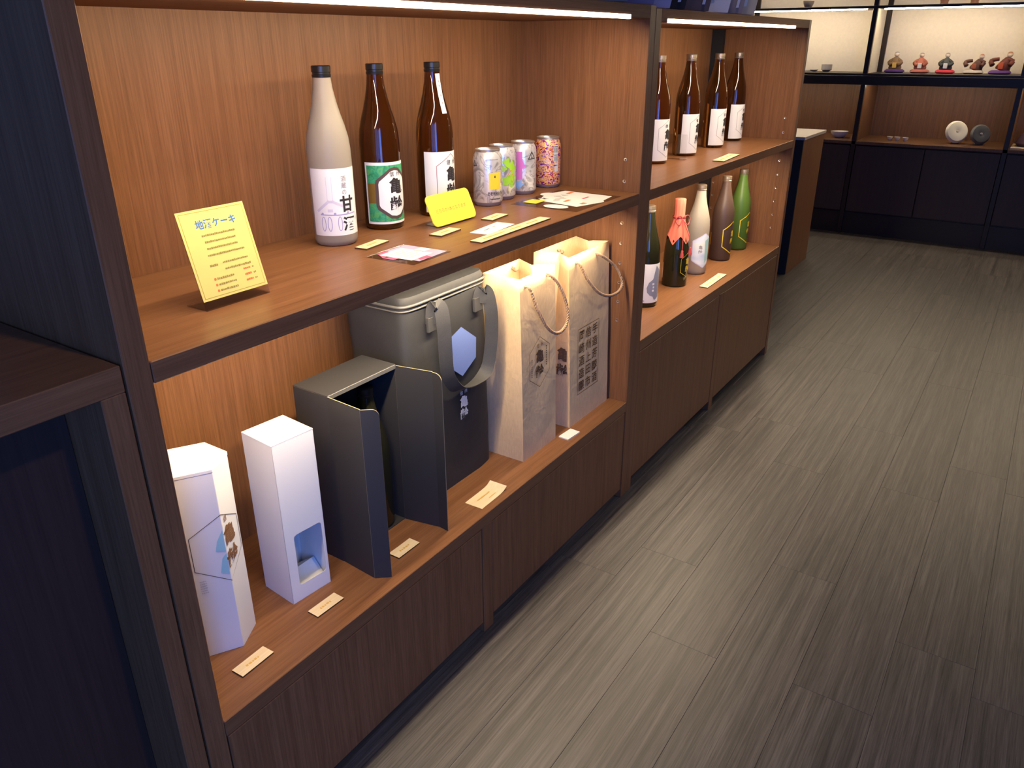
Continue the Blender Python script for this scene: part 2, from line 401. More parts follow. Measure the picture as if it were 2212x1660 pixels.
def wall_with_window(name, axis, pos, a0, a1, w0, w1, z0, z1, label):
    bm = bmesh.new()
    def b_(p, q, zz0, zz1):
        if axis == 'x': bm_box(bm, pos - 0.1, pos, p, q, zz0, zz1)
        else: bm_box(bm, p, q, pos - 0.1, pos, zz0, zz1)
    b_(a0, w0, 0, ZC); b_(w1, a1, 0, ZC); b_(w0, w1, 0, z0); b_(w0, w1, z1, ZC)
    tag(from_bm(name, bm, M['wall']), label, 'wall', kind='structure')
def window(name, axis, pos, w0, w1, z0, z1, label):
    t = empty(name, (0, 0, 0)); tag(t, label, 'window', kind='structure')
    def b_(nm, p, q, zz0, zz1, d0, d1, mat):
        if axis == 'x': box(nm, pos + d0, pos + d1, p, q, zz0, zz1, mat, t, 0)
        else: box(nm, p, q, pos + d0, pos + d1, zz0, zz1, mat, t, 0)
    b_('window_frame', w0, w1, z0, z0 + 0.05, -0.08, -0.03, M['whiteframe']); b_('window_frame', w0, w1, z1 - 0.05, z1, -0.08, -0.03, M['whiteframe'])
    for p in (w0, (w0 + w1) / 2 - 0.025, w1 - 0.05): b_('window_frame', p, p + 0.05, z0 + 0.05, z1 - 0.05, -0.08, -0.03, M['whiteframe'])
    b_('pane', w0 + 0.05, (w0 + w1) / 2 - 0.025, z0 + 0.05, z1 - 0.05, -0.058, -0.052, M['glass'])
    b_('pane', (w0 + w1) / 2 + 0.025, w1 - 0.05, z0 + 0.05, z1 - 0.05, -0.058, -0.052, M['glass'])
wall_with_window('wall_front', 'x', X0, Y0, Y1, -2.52, -0.98, 0.38, 2.12, 'entrance wall with a window on daylight')
window('window_1', 'x', X0, -2.52, -0.98, 0.38, 2.12, 'two-pane window in the entrance wall')
wall_with_window('wall_right', 'y', Y0, X0, X1, -2.27, -1.33, 0.38, 2.12, 'side wall with a window next to the entrance')
window('window_2', 'y', Y0, -2.27, -1.33, 0.38, 2.12, 'two-pane window in the side wall')

# ceiling downlights (warm), some added only as fill
def downlight(where, x, y, watt, tx=None, ty=None, cone=70, tz=0.0):
    t = empty('downlight', (x, y, ZC))
    tag(t, 'round warm ceiling downlight ' + where, 'ceiling light', 'recessed ceiling downlights')
    lathe('trim_ring', [(0.040, -0.001), (0.040, -0.008), (0.052, -0.006), (0.054, 0.0)], M['alu'], t, 24, False, False)
    lathe('lamp_disc', [(0.001, -0.004), (0.038, -0.004), (0.038, 0.0)], M['led'], t, 24, True, True)
    l = bpy.data.lights.new('downlight_beam', 'SPOT'); l.energy = watt; l.color = (1.0, 0.83, 0.60); l.spot_size = math.radians(cone); l.spot_blend = 0.9; l.shadow_soft_size = 0.06
    o = bpy.data.objects.new('downlight_beam', l); COL.objects.link(o); o.parent = t; o.location = (0, 0, -0.03)
    tx = x if tx is None else tx; ty = y if ty is None else ty
    o.rotation_euler = Vector((tx - x, ty - y, -ZC + tz)).to_track_quat('-Z', 'Y').to_euler()
downlight('over the middle of the aisle', 2.55, -0.75, 34, 2.5, -0.55, 62)
downlight('over the aisle beside the paper bags', 0.55, -0.95, 5, 0.55, -0.45, 62)
downlight('in front of the far wall shelving', 4.3, -0.4, 16, 4.3, -0.3, 70)
downlight('over the service counter', 4.15, 0.7, 16, 4.15, 0.55, 60)
downlight('over the low counter', -1.0, -0.3, 3)
downlight('added to brighten the leaning packets', 1.75, -0.15, 9, 1.75, 0.1, 50, 1.25)  # unseen lamp, added to put warm light on the packets
downlight('added as fill for the paper bag shelf fronts', 0.2, -1.9, 62, 0.5, 0.0, 46, 0.75)  # unseen fill spot, added to lift the dark cabinet fronts
downlight('added as fill for the bottle shelf fronts', 2.0, -1.9, 56, 2.0, 0.0, 46, 0.75)  # second added fill spot, for the fronts of the bottle unit

# ------------------------------------------------------------------ display shelf units
DEPTH, YB = 0.360, 0.3436
ZT, ZTT, ZM, ZMB = 1.2405, 1.269, 0.8588, 0.8313
BAR_TILT = math.radians(24)
def led_bar(parent, x0, x1, z, y=0.010, watt=BAR_W, name='light_bar'):
    b = box(name, x0, x1, y, y + 0.012, z - 0.0085, z, M['led'], parent, 0.001)
    box('bar_housing', x0, x1, y + 0.012, y + 0.016, z - 0.0075, z, M['alu'], b, 0)
    for a in (x0 - 0.003, x1): box('end_cap', a, a + 0.003, y - 0.0005, y + 0.016, z - 0.009, z, M['alu'], b, 0)
    l = area_light('light_bar_beam', ((x0 + x1) / 2, y + 0.016, z - 0.012), (0, math.sin(BAR_TILT), -math.cos(BAR_TILT)), x1 - x0, 0.012, watt * (x1 - x0), LED_COL)
    l.rotation_euler = (BAR_TILT, 0, 0); l.parent = b
def socket(parent, x, y, z):
    s = lathe('shelf_pin_socket', [(0.0022, 0.0), (0.0022, 0.0008), (0.0042, 0.0012), (0.0046, 0.0)], M['pin'], parent, 12, False, False)
    s.location = (x, y, z); s.rotation_euler = (0, -PI / 2, 0)
def shelf_unit(xl, xi0, xi1, xr, zlow, zlowb, zdoor, dx0, dx1, led, label, ZT=ZT, ZTT=ZTT):
    t = empty('display_shelf_unit', (xl, 0, 0)); tag(t, label, 'shelf unit')
    def bx_(nm, a, b, c, d, e, f, m, bev=0.0012): return box(nm, a - xl, b - xl, c, d, e, f, m, t, bev)
    g = 0.0006
    bx_('side_panel', xl + g, xi0, 0, DEPTH, 0, ZTT, M['wood_v']); bx_('side_panel', xi1, xr - g, 0, DEPTH, 0, ZTT, M['wood_v'])
    bx_('back_panel', xi0, xi1, YB, YB + 0.012, zlowb, ZTT, M['wood_v'], 0)
    bx_('top_board', xi0, xi1, 0, YB, ZT, ZTT, M['wood_top'])
    bx_('middle_shelf', xi0 + 0.0012, xi1 - 0.0012, 0.0, YB, ZMB, ZM, M['wood_h'])
    bx_('lower_shelf', xi0 + g, xi1 - g, 0.0, YB, zlowb, zlow, M['wood_h'])
    bx_('door_divider', dx0, dx1, 0.0005, 0.2, 0.0, zlowb, M['wood_v'])
    bx_('cabinet_door', xi0 + 0.003, dx0 - 0.002, 0.0015, 0.020, zdoor, zlowb - 0.0035, M['wood_v'])
    bx_('cabinet_door', dx1 + 0.002, xi1 - 0.003, 0.0015, 0.020, zdoor, zlowb - 0.0035, M['wood_v'])
    bx_('inner_back', xi0, xi1, YB, YB + 0.012, 0, zlowb, M['kick'], 0)
    bx_('toe_kick', xi0, xi1, 0.055, 0.065, 0, 0.05, M['kick'], 0)
    bx_('cabinet_floor', xi0, xi1, 0.021, YB, zdoor + 0.004, zdoor + 0.018, M['kick'], 0)
    led_bar(t, led[0] - xl, led[1] - xl, ZT + 0.0068, -0.0008)
    led_bar(t, led[0] - xl, led[1] - xl, ZMB, 0.030, BAR_W * 1.22)
    z = 0.528
    while z < 0.95:
        for y in (0.0415, 0.290):
            if abs(z - 0.833) > 0.03: socket(t, xi1 - xl, y, z)
        z += 0.0508
    return t
shelf_unit(-0.032, 0.0, 1.2987, 1.3296, 0.3014, 0.2728, 0.0285, 0.633, 0.6676, (0.035, 1.198), 'walnut display shelf unit holding paper bags, boxes, cans and three bottles')
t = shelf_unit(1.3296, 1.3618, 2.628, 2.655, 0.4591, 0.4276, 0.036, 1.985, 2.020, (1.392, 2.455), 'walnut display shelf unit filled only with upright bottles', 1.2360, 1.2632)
box('corner_strip', 2.628 - 1.3296 - 0.022, 2.628 - 1.3296, 0.300, 0.3436, 0.4591, 1.2360, M['kick'], t, 0)  # plain dark strip in the back corner of the bottle unit

# low counter beside the first unit
t = empty('low_counter', (-0.034, 0, 0)); tag(t, 'dark low wooden counter butting against the side of the shelf unit', 'counter')
box('counter_top', -1.25, -0.0005, 0.0, 0.42, 0.834, 0.8665, M['wood_h'], t)
box('side_panel', -0.030, -0.0005, 0.0, 0.42, 0, 0.834, M['wood_v'], t); box('side_panel', -1.25, -1.22, 0.0, 0.42, 0, 0.834, M['wood_v'], t)
box('recessed_panel', -1.22, -0.030, 0.090, 0.105, 0, 0.834, M['far_door'], t)

# small counter past the second unit
t = empty('service_counter', (3.90, 0.275, 0)); tag(t, 'small service counter with pale grey top past the bottle shelf', 'counter')
box('counter_top', 0, 0.45, 0, 0.62, 0.722, 0.738, M['countertop'], t)
box('front_panel', 0.012, 0.44, 0.006, 0.022, 0.0, 0.722, M['wood_v'], t); box('side_panel', 0.004, 0.018, 0.006, 0.6, 0.0, 0.722, M['kick'], t)
box('side_panel', 0.425, 0.44, 0.022, 0.6, 0.0, 0.722, M['wood_v'], t); box('back_panel', 0.018, 0.425, 0.585, 0.6, 0.0, 0.722, M['kick'], t)

# ------------------------------------------------------------------ far wall shelving
XF = 5.17
t = empty('wall_shelving', (XF, 0, 0)); tag(t, 'dark framed wall shelving with cream backs above and cabinets below', 'shelving')
far = t
posts = [1.137, 0.280, -0.577, -1.434, -2.291]
for y in posts:
    box('post', 0, 0.028, y - 0.0135, y + 0.0135, 0, 2.2, M['dark_frame'], t)
    box('partition', 0.028, 0.33, y - 0.011, y + 0.011, 1.005, 2.2, M['cream'], t, 0)
    box('partition', 0.028, 0.45, y - 0.011, y + 0.011, 0.60, 0.942, M['wood_far'], t, 0)
    box('shelf_standard', 0.31, 0.33, y - 0.011 - 0.030, y - 0.011, 1.012, 2.2, M['dark_frame'], t, 0)
box('main_shelf', -0.004, 0.45, -2.35, 1.38, 0.942, 0.996, M['dark_frame'], t)
box('shelf_top', -0.002, 0.33, -2.35, 1.38, 0.998, 1.010, M['dark_frame'], t)
for z in (1.380, 1.78): box('upper_shelf', -0.002, 0.33, -2.35, 1.38, z, z + 0.015, M['dark_frame'], t)
box('top_board', -0.004, 0.46, -2.35, 1.38, 2.2, 2.23, M['dark_frame'], t)
box('back_panel', 0.33, 0.345, -2.35, 1.38, 1.0, 2.2, M['cream'], t, 0)
box('back_panel', 0.45, 0.465, -2.35, 1.38, 0.58, 0.945, M['wood_far'], t, 0)
box('niche_shelf', 0.0, 0.45, -2.35, 1.38, 0.580, 0.600, M['wood_far'], t)
box('toe_kick', 0.02, 0.04, -2.35, 1.38, 0.0, 0.14, M['dark_frame'], t, 0)
box('cabinet_carcass', 0.03, 0.45, -2.35, 1.38, 0.12, 0.575, M['dark_frame'], t, 0)
for a, b in zip(posts[1:], posts):
    w = (b - a - 0.027) / 2
    for k in range(2):
        y0 = a + 0.0135 + k * w
        box('cabinet_door', 0.008, 0.028, y0 + 0.003, y0 + w - 0.003, 0.15, 0.572, M['far_door'], t)
    for z in (1.380, 1.78):
        lb = box('light_bar', 0.012, 0.022, a + 0.05, b - 0.05, z - 0.007, z, M['led_far'], t, 0)
    box('light_bar', 0.115, 0.125, a + 0.05, b - 0.05, 0.938, 0.942, M['led_niche'], t, 0)

# ------------------------------------------------------------------ bottles
PROF = [(0.0325, 0.0), (0.0365, 0.003), (0.0385, 0.010), (0.0385, 0.145), (0.0380, 0.165), (0.0360, 0.185), (0.0312, 0.205), (0.0266, 0.220), (0.0213, 0.240), (0.0168, 0.263), (0.0150, 0.280), (0.0150, 0.284)]
def cap_part(parent, mat, z0=0.2815, z1=0.300, r=0.0158):
    c = lathe('screw_cap', [(r, z0), (r + 0.0004, z0 + 0.004), (r - 0.0006, z0 + 0.005), (r - 0.0006, z0 + 0.0075), (r + 0.0003, z0 + 0.0085), (r + 0.0003, z1 - 0.001), (r - 0.001, z1)], mat, parent, 32)
    return c
def bottle(label, x, y, z, glass, capm, group=None, prof=PROF, cap=True):
    t = empty('sake_bottle', (x, y, z)); tag(t, label, 'bottle', group)
    lathe('glass_body', prof, glass, t, 48)
    if cap: cap_part(t, capm)
    return t
def hexpts(cu, cv, hw, hv, ht):   # pointed hexagon: half width, half height of the sides, half total height
    return [(cu, cv + ht), (cu - hw, cv + hv), (cu - hw, cv - hv), (cu, cv - ht), (cu + hw, cv - hv), (cu + hw, cv + hv)]
def brand_kanji(cu, top, size, pitch, b=0.03, sx=1.0):
    return column('亀齢', size, cu, top, pitch, b, sx)
R0 = 0.0385
def white_label(t, phi, z0=0.009, z1=0.131, half=0.060, line='inkred', lines=True):
    f = cyl_map(R0, phi)
    lb = decor('paper_label', rect(-half, z0, half, z1), f, 0.0003, M['label'], t)
    zc = (z0 + z1) / 2
    decor('hexagon_outline', outline(hexpts(0, zc + 0.003, 0.034, 0.030, 0.053), 0.0011), f, 0.0005, M[line], lb)
    decor('lettering', brand_kanji(0.002, zc + 0.033, 0.031, 0.034) + txt('信', 0.011, -0.007, zc + 0.040) + txt('州', 0.011, 0.010, zc + 0.040), f, 0.0006, M['ink'], lb)
    return lb

# shelf 1: three bottles
t = bottle('frosted clear bottle with black cap and storehouse drawing on its label', 0.538, 0.247, ZM, M['frost'], M['black'])
f = cyl_map(R0, math.radians(-12)); rnd = random.Random(3)
lb = decor('paper_label', rect(-0.0635, 0.020, 0.034, 0.136), f, 0.0003, M['label'], t)
draw = []
draw += outline([(-0.050, 0.064), (-0.030, 0.080), (-0.022, 0.080), (0.006, 0.066)], 0.0045, False)          # roof
draw += outline([(-0.031, 0.080), (-0.031, 0.122)], 0.0008, False) + outline([(-0.022, 0.080), (-0.022, 0.122)], 0.0008, False)
draw += rect(-0.032, 0.062, -0.023, 0.067)
decor('storehouse_drawing', draw, f, 0.0005, M['inkpalelilac'], lb)
draw = outline([(-0.045, 0.0575), (-0.012, 0.0565), (0.020, 0.0575)], 0.002, False)
for u in (-0.041, -0.030, -0.012): draw += outline(disc(u, 0.041, 0.0035, 0.0125, 14)[0], 0.0012)
for u in (-0.042, -0.020, 0.004): draw += disc(u, 0.059, 0.0022)
draw += rect(0.024, 0.044, 0.0255, 0.058)
decor('barrel_drawing', draw, f, 0.0005, M['inklilac'], lb)
decor('lettering', txt('甘', 0.029, 0.004, 0.075, 0.03) + txt('酒', 0.026, 0.006, 0.040, 0.03), f, 0.0006, M['ink'], lb)
decor('small_lettering', column('酒蔵の', 0.0105, 0.000, 0.124, 0.0115), f, 0.0006, M['inkgrey'], lb)

t = bottle('brown glass bottle with a green patterned label', 0.687, 0.265, ZM, M['brownglass'], M['black'])
f = cyl_map(R0, math.radians(-9))
lb = decor('paper_label', rect(-0.060, 0.012, 0.060, 0.128), f, 0.0003, M['label'], t)
decor('green_field', rect(-0.056, 0.0165, 0.056, 0.1225), f, 0.0005, M['greenlabel'], lb)
decor('bronze_band', rect(-0.056, 0.052, 0.056, 0.089), f, 0.0006, M['brownband'], lb)
hx = [(0, 0.1185), (-0.010, 0.1165), (-0.037, 0.096), (-0.039, 0.090), (-0.039, 0.046), (-0.036, 0.040), (-0.012, 0.0225), (0, 0.0205)]
hx = hx + [(-a, b) for a, b in reversed(hx[1:-1])]
decor('brown_hexagon', poly(hx), f, 0.0007, M['inkbrown'], lb)
decor('white_hexagon', poly([(u * 0.84, 0.0695 + (v - 0.0695) * 0.88) for u, v in hx]), f, 0.0008, M['label'], lb)
decor('lettering', brand_kanji(0.003, 0.101, 0.031, 0.0345) + txt('信', 0.010, -0.006, 0.106) + txt('州', 0.010, 0.009, 0.106), f, 0.0010, M['ink'], lb)

t = bottle('brown glass bottle with white label and white neck strip', 0.845, 0.258, ZM, M['brownglass'], M['black'])
white_label(t, math.radians(2))
def neck_map(prof, phi0):
    def rad(z):
        for (ra, za), (rb, zb) in zip(prof, prof[1:]):
            if za <= z <= zb and zb > za: return ra + (rb - ra) * (z - za) / (zb - za)
        return prof[-1][0]
    def g(u, v, off):
        r = rad(v) + off; a = phi0 + u / r
        return (r * math.sin(a), -r * math.cos(a), v)
    g.step = 0.003; return g
nm = neck_map(PROF, math.radians(-6))
st = []
for k in range(12): st += rect(-0.0062, 0.204 + k * 0.0062, 0.0062, 0.204 + (k + 1) * 0.0062)
ns = decor('neck_strip', st, nm, 0.0006, M['label'], t)
decor('strip_lettering', [r_ for z in (0.262, 0.254, 0.236, 0.222) for r_ in rect(-0.002, z, 0.002, z + 0.004)], nm, 0.0010, M['inkgrey'], ns)

# shelf of the second unit, upper: four alike bottles
for (x, y, ph), lab in zip(((1.802, 0.190, -3), (2.017, 0.182, 2), (2.269, 0.183, 0), (2.502, 0.197, 3)),
        ('white-labelled brown bottle closest to the upright between the two shelf units', 'white-labelled brown bottle with a clear acrylic card beside it',
         'white-labelled brown bottle behind the long wooden name plate on the upper shelf', 'white-labelled brown bottle closest to the end panel with shelf-pin sockets')):
    t = bottle(lab, x, y, ZM, M['brownglass'], M['capgrey'], 'brown bottles on the upper shelf of the second unit')
    white_label(t, math.radians(ph), 0.009, 0.127, 0.060, 'inkgrey')
t = empty('acrylic_card', (1.905, 0.16, ZM)); tag(t, 'small clear acrylic card standing between two brown bottles', 'card')
box('clear_plate', -0.002, 0.0, -0.03, 0.03, 0.0, 0.075, M['acrylic'], t, 0.0004); box('foot', -0.012, 0.012, -0.03, 0.03, 0.0, 0.002, M['acrylic'], t, 0.0004)

# lower shelf of the second unit
ZB = 0.4591
t = bottle('near-black bottle with white label and grey blob print', 1.660, 0.128, ZB, M['darkglass'], M['capgrey'])
f = cyl_map(R0, math.radians(-22))
lb = decor('paper_label', rect(-0.050, 0.015, 0.050, 0.134), f, 0.0003, M['label'], t)
blob = [(0.004, 0.128), (-0.002, 0.105), (-0.006, 0.088), (-0.019, 0.078), (-0.025, 0.062), (-0.023, 0.048), (-0.014, 0.038), (-0.004, 0.034), (0.002, 0.022), (0.022, 0.030), (0.030, 0.070), (0.022, 0.112)]
decor('blob_print', poly(blob), f, 0.0005, M['greyline'], lb)
decor('white_marks', [p for k in range(3) for p in rect(-0.008 + 0.002 * (k % 2), 0.050 + 0.010 * k, -0.001, 0.056 + 0.010 * k)], f, 0.0007, M['label'], lb)
decor('stamp', dashes(-0.040, -0.026, 0.022, 0.006, rnd), f, 0.0005, M['lilac'], lb)

PROF2 = [(0.034, 0.0), (0.0395, 0.003), (0.0405, 0.012), (0.0400, 0.100), (0.0388, 0.125), (0.0350, 0.150), (0.0290, 0.172), (0.0222, 0.192), (0.0172, 0.212), (0.0155, 0.235), (0.0155, 0.272)]
t = bottle('black squat bottle with a coral cloth hood and red tassels', 1.911, 0.137, ZB, M['darkglass'], None, None, PROF2, False)
bm = bmesh.new(); seg = 48; rings = []
hood = [(0.0165, 0.280), (0.0178, 0.278), (0.0170, 0.255), (0.0168, 0.232), (0.0185, 0.222), (0.0208, 0.206), (0.0258, 0.190), (0.0315, 0.172), (0.0372, 0.150)]
for i, (r_, z_) in enumerate(hood):
    ring = []
    for k in range(seg):
        a = 2 * PI * k / seg; s = i / (len(hood) - 1)
        zz = z_ + (0.030 * abs(((k / seg * 5) % 1) - 0.5) * 2 - 0.012) * max(0, (s - 0.7) / 0.3) if i > 5 else z_
        rr = r_ + 0.0009 * math.sin(11 * a) * min(1, s * 2)
        ring.append(bm.verts.new((rr * math.cos(a), rr * math.sin(a), zz)))
    rings.append(ring)
for a, b in zip(rings, rings[1:]):
    for k in range(seg): bm.faces.new((a[k], b[k], b[(k + 1) % seg], a[(k + 1) % seg]))
bm.faces.new(rings[0])
from_bm('cloth_hood', bm, M['cloth'], t, True, 1.2)
def pc(phi, r, z): return (r * math.sin(phi), -r * math.cos(phi), z)
ph = math.radians(-38)
bow = bmesh.new()
for k in range(3): bm_tube(bow, [pc(2 * PI * j / 24, 0.0196 + 0.0005 * k, 0.222 + 0.002 * (k - 1)) for j in range(25)], 0.0011, 6)
for s in (-1, 1):
    bm_tube(bow, smooth_path([pc(ph, 0.020, 0.222), pc(ph + s * 0.5, 0.030, 0.232), pc(ph + s * 0.85, 0.034, 0.218), pc(ph + s * 0.5, 0.032, 0.202), pc(ph, 0.021, 0.220)], 6), 0.0016, 6)
from_bm('cord_bow', bow, M['cord'], t, True)
for s, zt in ((-0.12, 0.100), (0.72, 0.106)):
    c = tube('hanging_cord', smooth_path([pc(ph, 0.022, 0.221), pc(ph + s * 0.5, 0.033, 0.190), pc(ph + s * 0.8, 0.041, 0.160), pc(ph + s, 0.0435, zt + 0.022)], 6), 0.0013, M['cord'], t, 6)
    p = pc(ph + s, 0.0445, 0)
    q = lathe('tassel', [(0.002, zt + 0.024), (0.0040, zt + 0.021), (0.0036, zt + 0.017), (0.0050, zt + 0.012), (0.0062, zt)], M['cord'], c, 14)
    q.location = (p[0], p[1], 0)
f = cyl_map(0.0405, math.radians(-6))
decor('gold_hexagon', outline(hexpts(0.004, 0.072, 0.030, 0.022, 0.042), 0.0011), f, 0.0006, M['gold'], t)
decor('gold_lettering', brand_kanji(0.004, 0.098, 0.024, 0.026), f, 0.0006, M['gold'], t)
decor('back_label', rect(-0.020, 0.024, 0.020, 0.076), cyl_map(0.0405, math.radians(-165)), 0.0005, M['label'], t)

t = bottle('frosted white bottle with a lavender hexagon label', 2.087, 0.136, ZB, M['frost'], M['capgrey'])
f = cyl_map(R0, math.radians(-26))
hx = hexpts(-0.001, 0.084, 0.043, 0.034, 0.060)
lb = decor('hexagon_label', poly(hx), f, 0.0003, M['irisedge'], t)
decor('iridescent_field', poly([(u * 0.94, 0.084 + (v - 0.084) * 0.94) for u, v in hx]), f, 0.0005, M['iris'], lb)
decor('teal_bar', poly([(0.000, 0.118), (0.024, 0.128), (0.027, 0.060), (0.004, 0.040)]), f, 0.0007, M['teal'], lb)
decor('lettering', brand_kanji(-0.015, 0.104, 0.014, 0.0155), f, 0.0008, M['inkgrey'], lb)
for nm_, x, y, gl, lab in (('c4', 2.309, 0.128, 'mattebrown', 'matte dark brown bottle with a gold hexagon line'), ('c5', 2.501, 0.131, 'greenglass', 'frosted green bottle with a gold hexagon line')):
    t = bottle(lab, x, y, ZB, M[gl], M['capgrey'])
    f = cyl_map(R0, math.radians(-4))
    decor('gold_hexagon', outline(hexpts(0.0, 0.085, 0.040, 0.030, 0.058), 0.0030), f, 0.0005, M['gold'], t)
    decor('gold_lettering', brand_kanji(0.004, 0.113, 0.024, 0.027), f, 0.0005, M['gold'], t)
    if nm_ == 'c4':
        decor('gold_back_mark', rect(-0.003, 0.055, 0.003, 0.100), cyl_map(R0, math.radians(-142)), 0.0005, M['gold'], t)

# ------------------------------------------------------------------ cans
CR = 0.0328
CPROF = [(0.0255, 0.0), (0.0280, 0.0015), (0.0318, 0.0085), (CR, 0.0115), (CR, 0.099), (0.0318, 0.105), (0.0290, 0.1125), (0.0272, 0.1165)]
def can(label, x, y, mat, rot):
    t = empty('drink_can', (x, y, ZM), rot); tag(t, label, 'can')
    lathe('can_body', CPROF, mat, t, 48, True, False)
    lathe('can_lid', [(0.0270, 0.1160), (0.0282, 0.1185), (0.0282, 0.1210), (0.0272, 0.1218), (0.0262, 0.1210), (0.0245, 0.1165), (0.004, 0.1165)], M['canrim'], t, 48, False, True)
    lathe('can_foot', [(0.0253, 0.0), (0.0283, 0.0018), (0.0322, 0.0090)], M['inkgrey'], t, 48, False, False)
    return t
def blobs(seed, u0, u1, v0, v1, n, r0, r1):
    rr = random.Random(seed); out = []
    for _ in range(n):
        cu, cv, r = rr.uniform(u0, u1), rr.uniform(v0, v1), rr.uniform(r0, r1); ph0 = rr.uniform(0, 6)
        out.append([(cu + r * (1 + 0.35 * math.sin(3 * a + ph0)) * math.cos(a), cv + r * (1 + 0.35 * math.sin(3 * a + ph0)) * math.sin(a)) for a in [2 * PI * k / 18 for k in range(18)]])
    return out
def mark(cu, cv, s): return outline([(cu, cv + s), (cu - s * 0.55, cv), (cu + s * 0.6, cv), (cu, cv + s)], s * 0.13, False) + txt('L', s * 0.7, cu + s * 0.05, cv + s * 0.35, 0.02)
t = can('silver marbled can printed with a yellow square', 0.985, 0.225, M['canwhite'], 0)
f = cyl_map(CR, math.radians(-28))
decor('yellow_square', rect(-0.013, 0.038, 0.017, 0.074), f, 0.0003, M['canyellow'], t)
decor('square_eye', disc(0.001, 0.065, 0.0016, 0.003) , f, 0.0006, M['ink'], t)
decor('lettering', txt('BEERHE', 0.0115, 0.004, 0.029, 0.0, 1.0, 0.9) + dashes(-0.010, 0.016, 0.017, 0.0025, rnd), f, 0.0004, M['ink'], t)
decor('top_marks', dashes(-0.018, 0.010, 0.1015, 0.0018, rnd), cyl_map(CR - 0.0006, math.radians(-28)), 0.0009, M['inkgrey'], t)
decor('corner_mark', mark(0, 0.088, 0.011), cyl_map(CR, math.radians(-112)), 0.0004, M['ink'], t)
t = can('silver can with lime green graffiti print', 1.065, 0.243, M['canwhite'], 1.0)
f = cyl_map(CR, math.radians(-46) - 1.0)
decor('green_print', blobs(5, 0.0, 0.028, 0.036, 0.088, 16, 0.005, 0.0085), f, 0.0004, M['cangreen'], t)
decor('pink_lines', outline([(0.006, 0.052), (0.016, 0.066), (0.024, 0.068)], 0.0011, False) + outline(disc(0.022, 0.050, 0.004, 0.008)[0], 0.001), f, 0.0007, M['redprint'], t)
t = can('silver can with magenta and light blue print', 1.151, 0.241, M['canwhite'], 2.1)
f = cyl_map(CR, math.radians(-58) - 2.1)
decor('magenta_print', rect(-0.014, 0.036, 0.000, 0.100) + blobs(8, -0.004, 0.005, 0.060, 0.080, 5, 0.004, 0.007), f, 0.0003, M['canmag'], t)
decor('blue_print', blobs(9, -0.014, 0.002, 0.018, 0.034, 7, 0.003, 0.006), f, 0.0004, M['canblue'], t)
decor('corner_mark', mark(0.024, 0.083, 0.016), f, 0.0004, M['ink'], t)
t = can('orange, yellow and purple patterned can against the side panel', 1.2645, 0.240, M['cancolour'], 0)
f = cyl_map(CR, math.radians(-30))
decor('grey_panel', rect(-0.001, 0.064, 0.012, 0.104) + rect(0.002, 0.040, 0.013, 0.062), f, 0.0003, M['inkpale'], t)
bars = []
for v in (0.100, 0.080):
    bars += rect(0.0, v - 0.001, 0.011, v + 0.0005)
    for u in (0.001, 0.004, 0.0065, 0.0095): bars += rect(u, v - 0.014, u + 0.0011, v - 0.003)
bars += dashes(0.002, 0.012, 0.055, 0.003, rnd)
decor('lettering', bars, f, 0.0005, M['ink'], t)

# ------------------------------------------------------------------ name plates, cards, leaflets
def name_plate(label, cx, cy, z, L, w, deg, cat='name plate', group=None, text=True, mat='tagwood', th=0.003, name='name_plate', edge='tagedge'):
    bm = bmesh.new(); bm_box(bm, -L / 2, L / 2, -w / 2, w / 2, 0, th)
    for f_ in bm.faces: f_.material_index = 0
    o = from_bm(name, bm, [M[mat], M[edge]])
    for p in o.data.polygons:
        if abs(p.normal.z) < 0.5: p.material_index = 1
    o.location = (cx, cy, z); o.rotation_euler = (0, 0, math.radians(deg)); tag(o, label, cat, group)
    if text:
        rr = random.Random(int(cx * 1000)); pm = plane_map((0, 0, th), (1, 0, 0), (0, 1, 0)); h = w * 0.20
        decor('engraved_text', dashes(-L * 0.22, L * 0.22, 0, h, rr) if L < 0.12 else dashes(-L * 0.40, -L * 0.12, 0, h, rr) + dashes(-L * 0.04, L * 0.12, 0, h, rr) + dashes(L * 0.2, L * 0.38, 0, h, rr), pm, 0.0002, M['tagtext'], o)
    return o
ZL = 0.3014
name_plate('pale wooden name plate in front of the frosted storehouse bottle', 0.554, 0.175, ZM, 0.069, 0.026, 8)
name_plate('pale wooden name plate in front of the bright yellow sign', 0.705, 0.127, ZM, 0.069, 0.028, 5)
name_plate('pale wooden name plate between the yellow-square can and the small white card', 0.872, 0.128, ZM, 0.067, 0.028, 6)
name_plate('extra long pale wooden name plate along the front edge of the can shelf', 0.796, 0.032, ZM, 0.252, 0.026, 1.5)
name_plate('pale wooden name plate in front of the hexagonal white box', 0.1015, 0.0605, ZL, 0.062, 0.025, 2)
name_plate('pale wooden name plate in front of the white box with a window', 0.260, 0.064, ZL, 0.060, 0.025, -1)
name_plate('pale wooden name plate between the open flaps of the black box', 0.460, 0.060, ZL, 0.060, 0.026, 0)
name_plate('small blank white plate in front of the brown paper bags', 1.047, 0.033, ZL, 0.052, 0.028, -4, text=False, mat='paper', edge='paper')
name_plate('long pale wooden name plate under the four white-labelled brown bottles', 2.012, 0.038, ZM, 0.182, 0.036, 4)
name_plate('long pale wooden name plate under the coral-hooded and frosted bottles', 2.017, 0.041, ZB, 0.187, 0.029, 1)

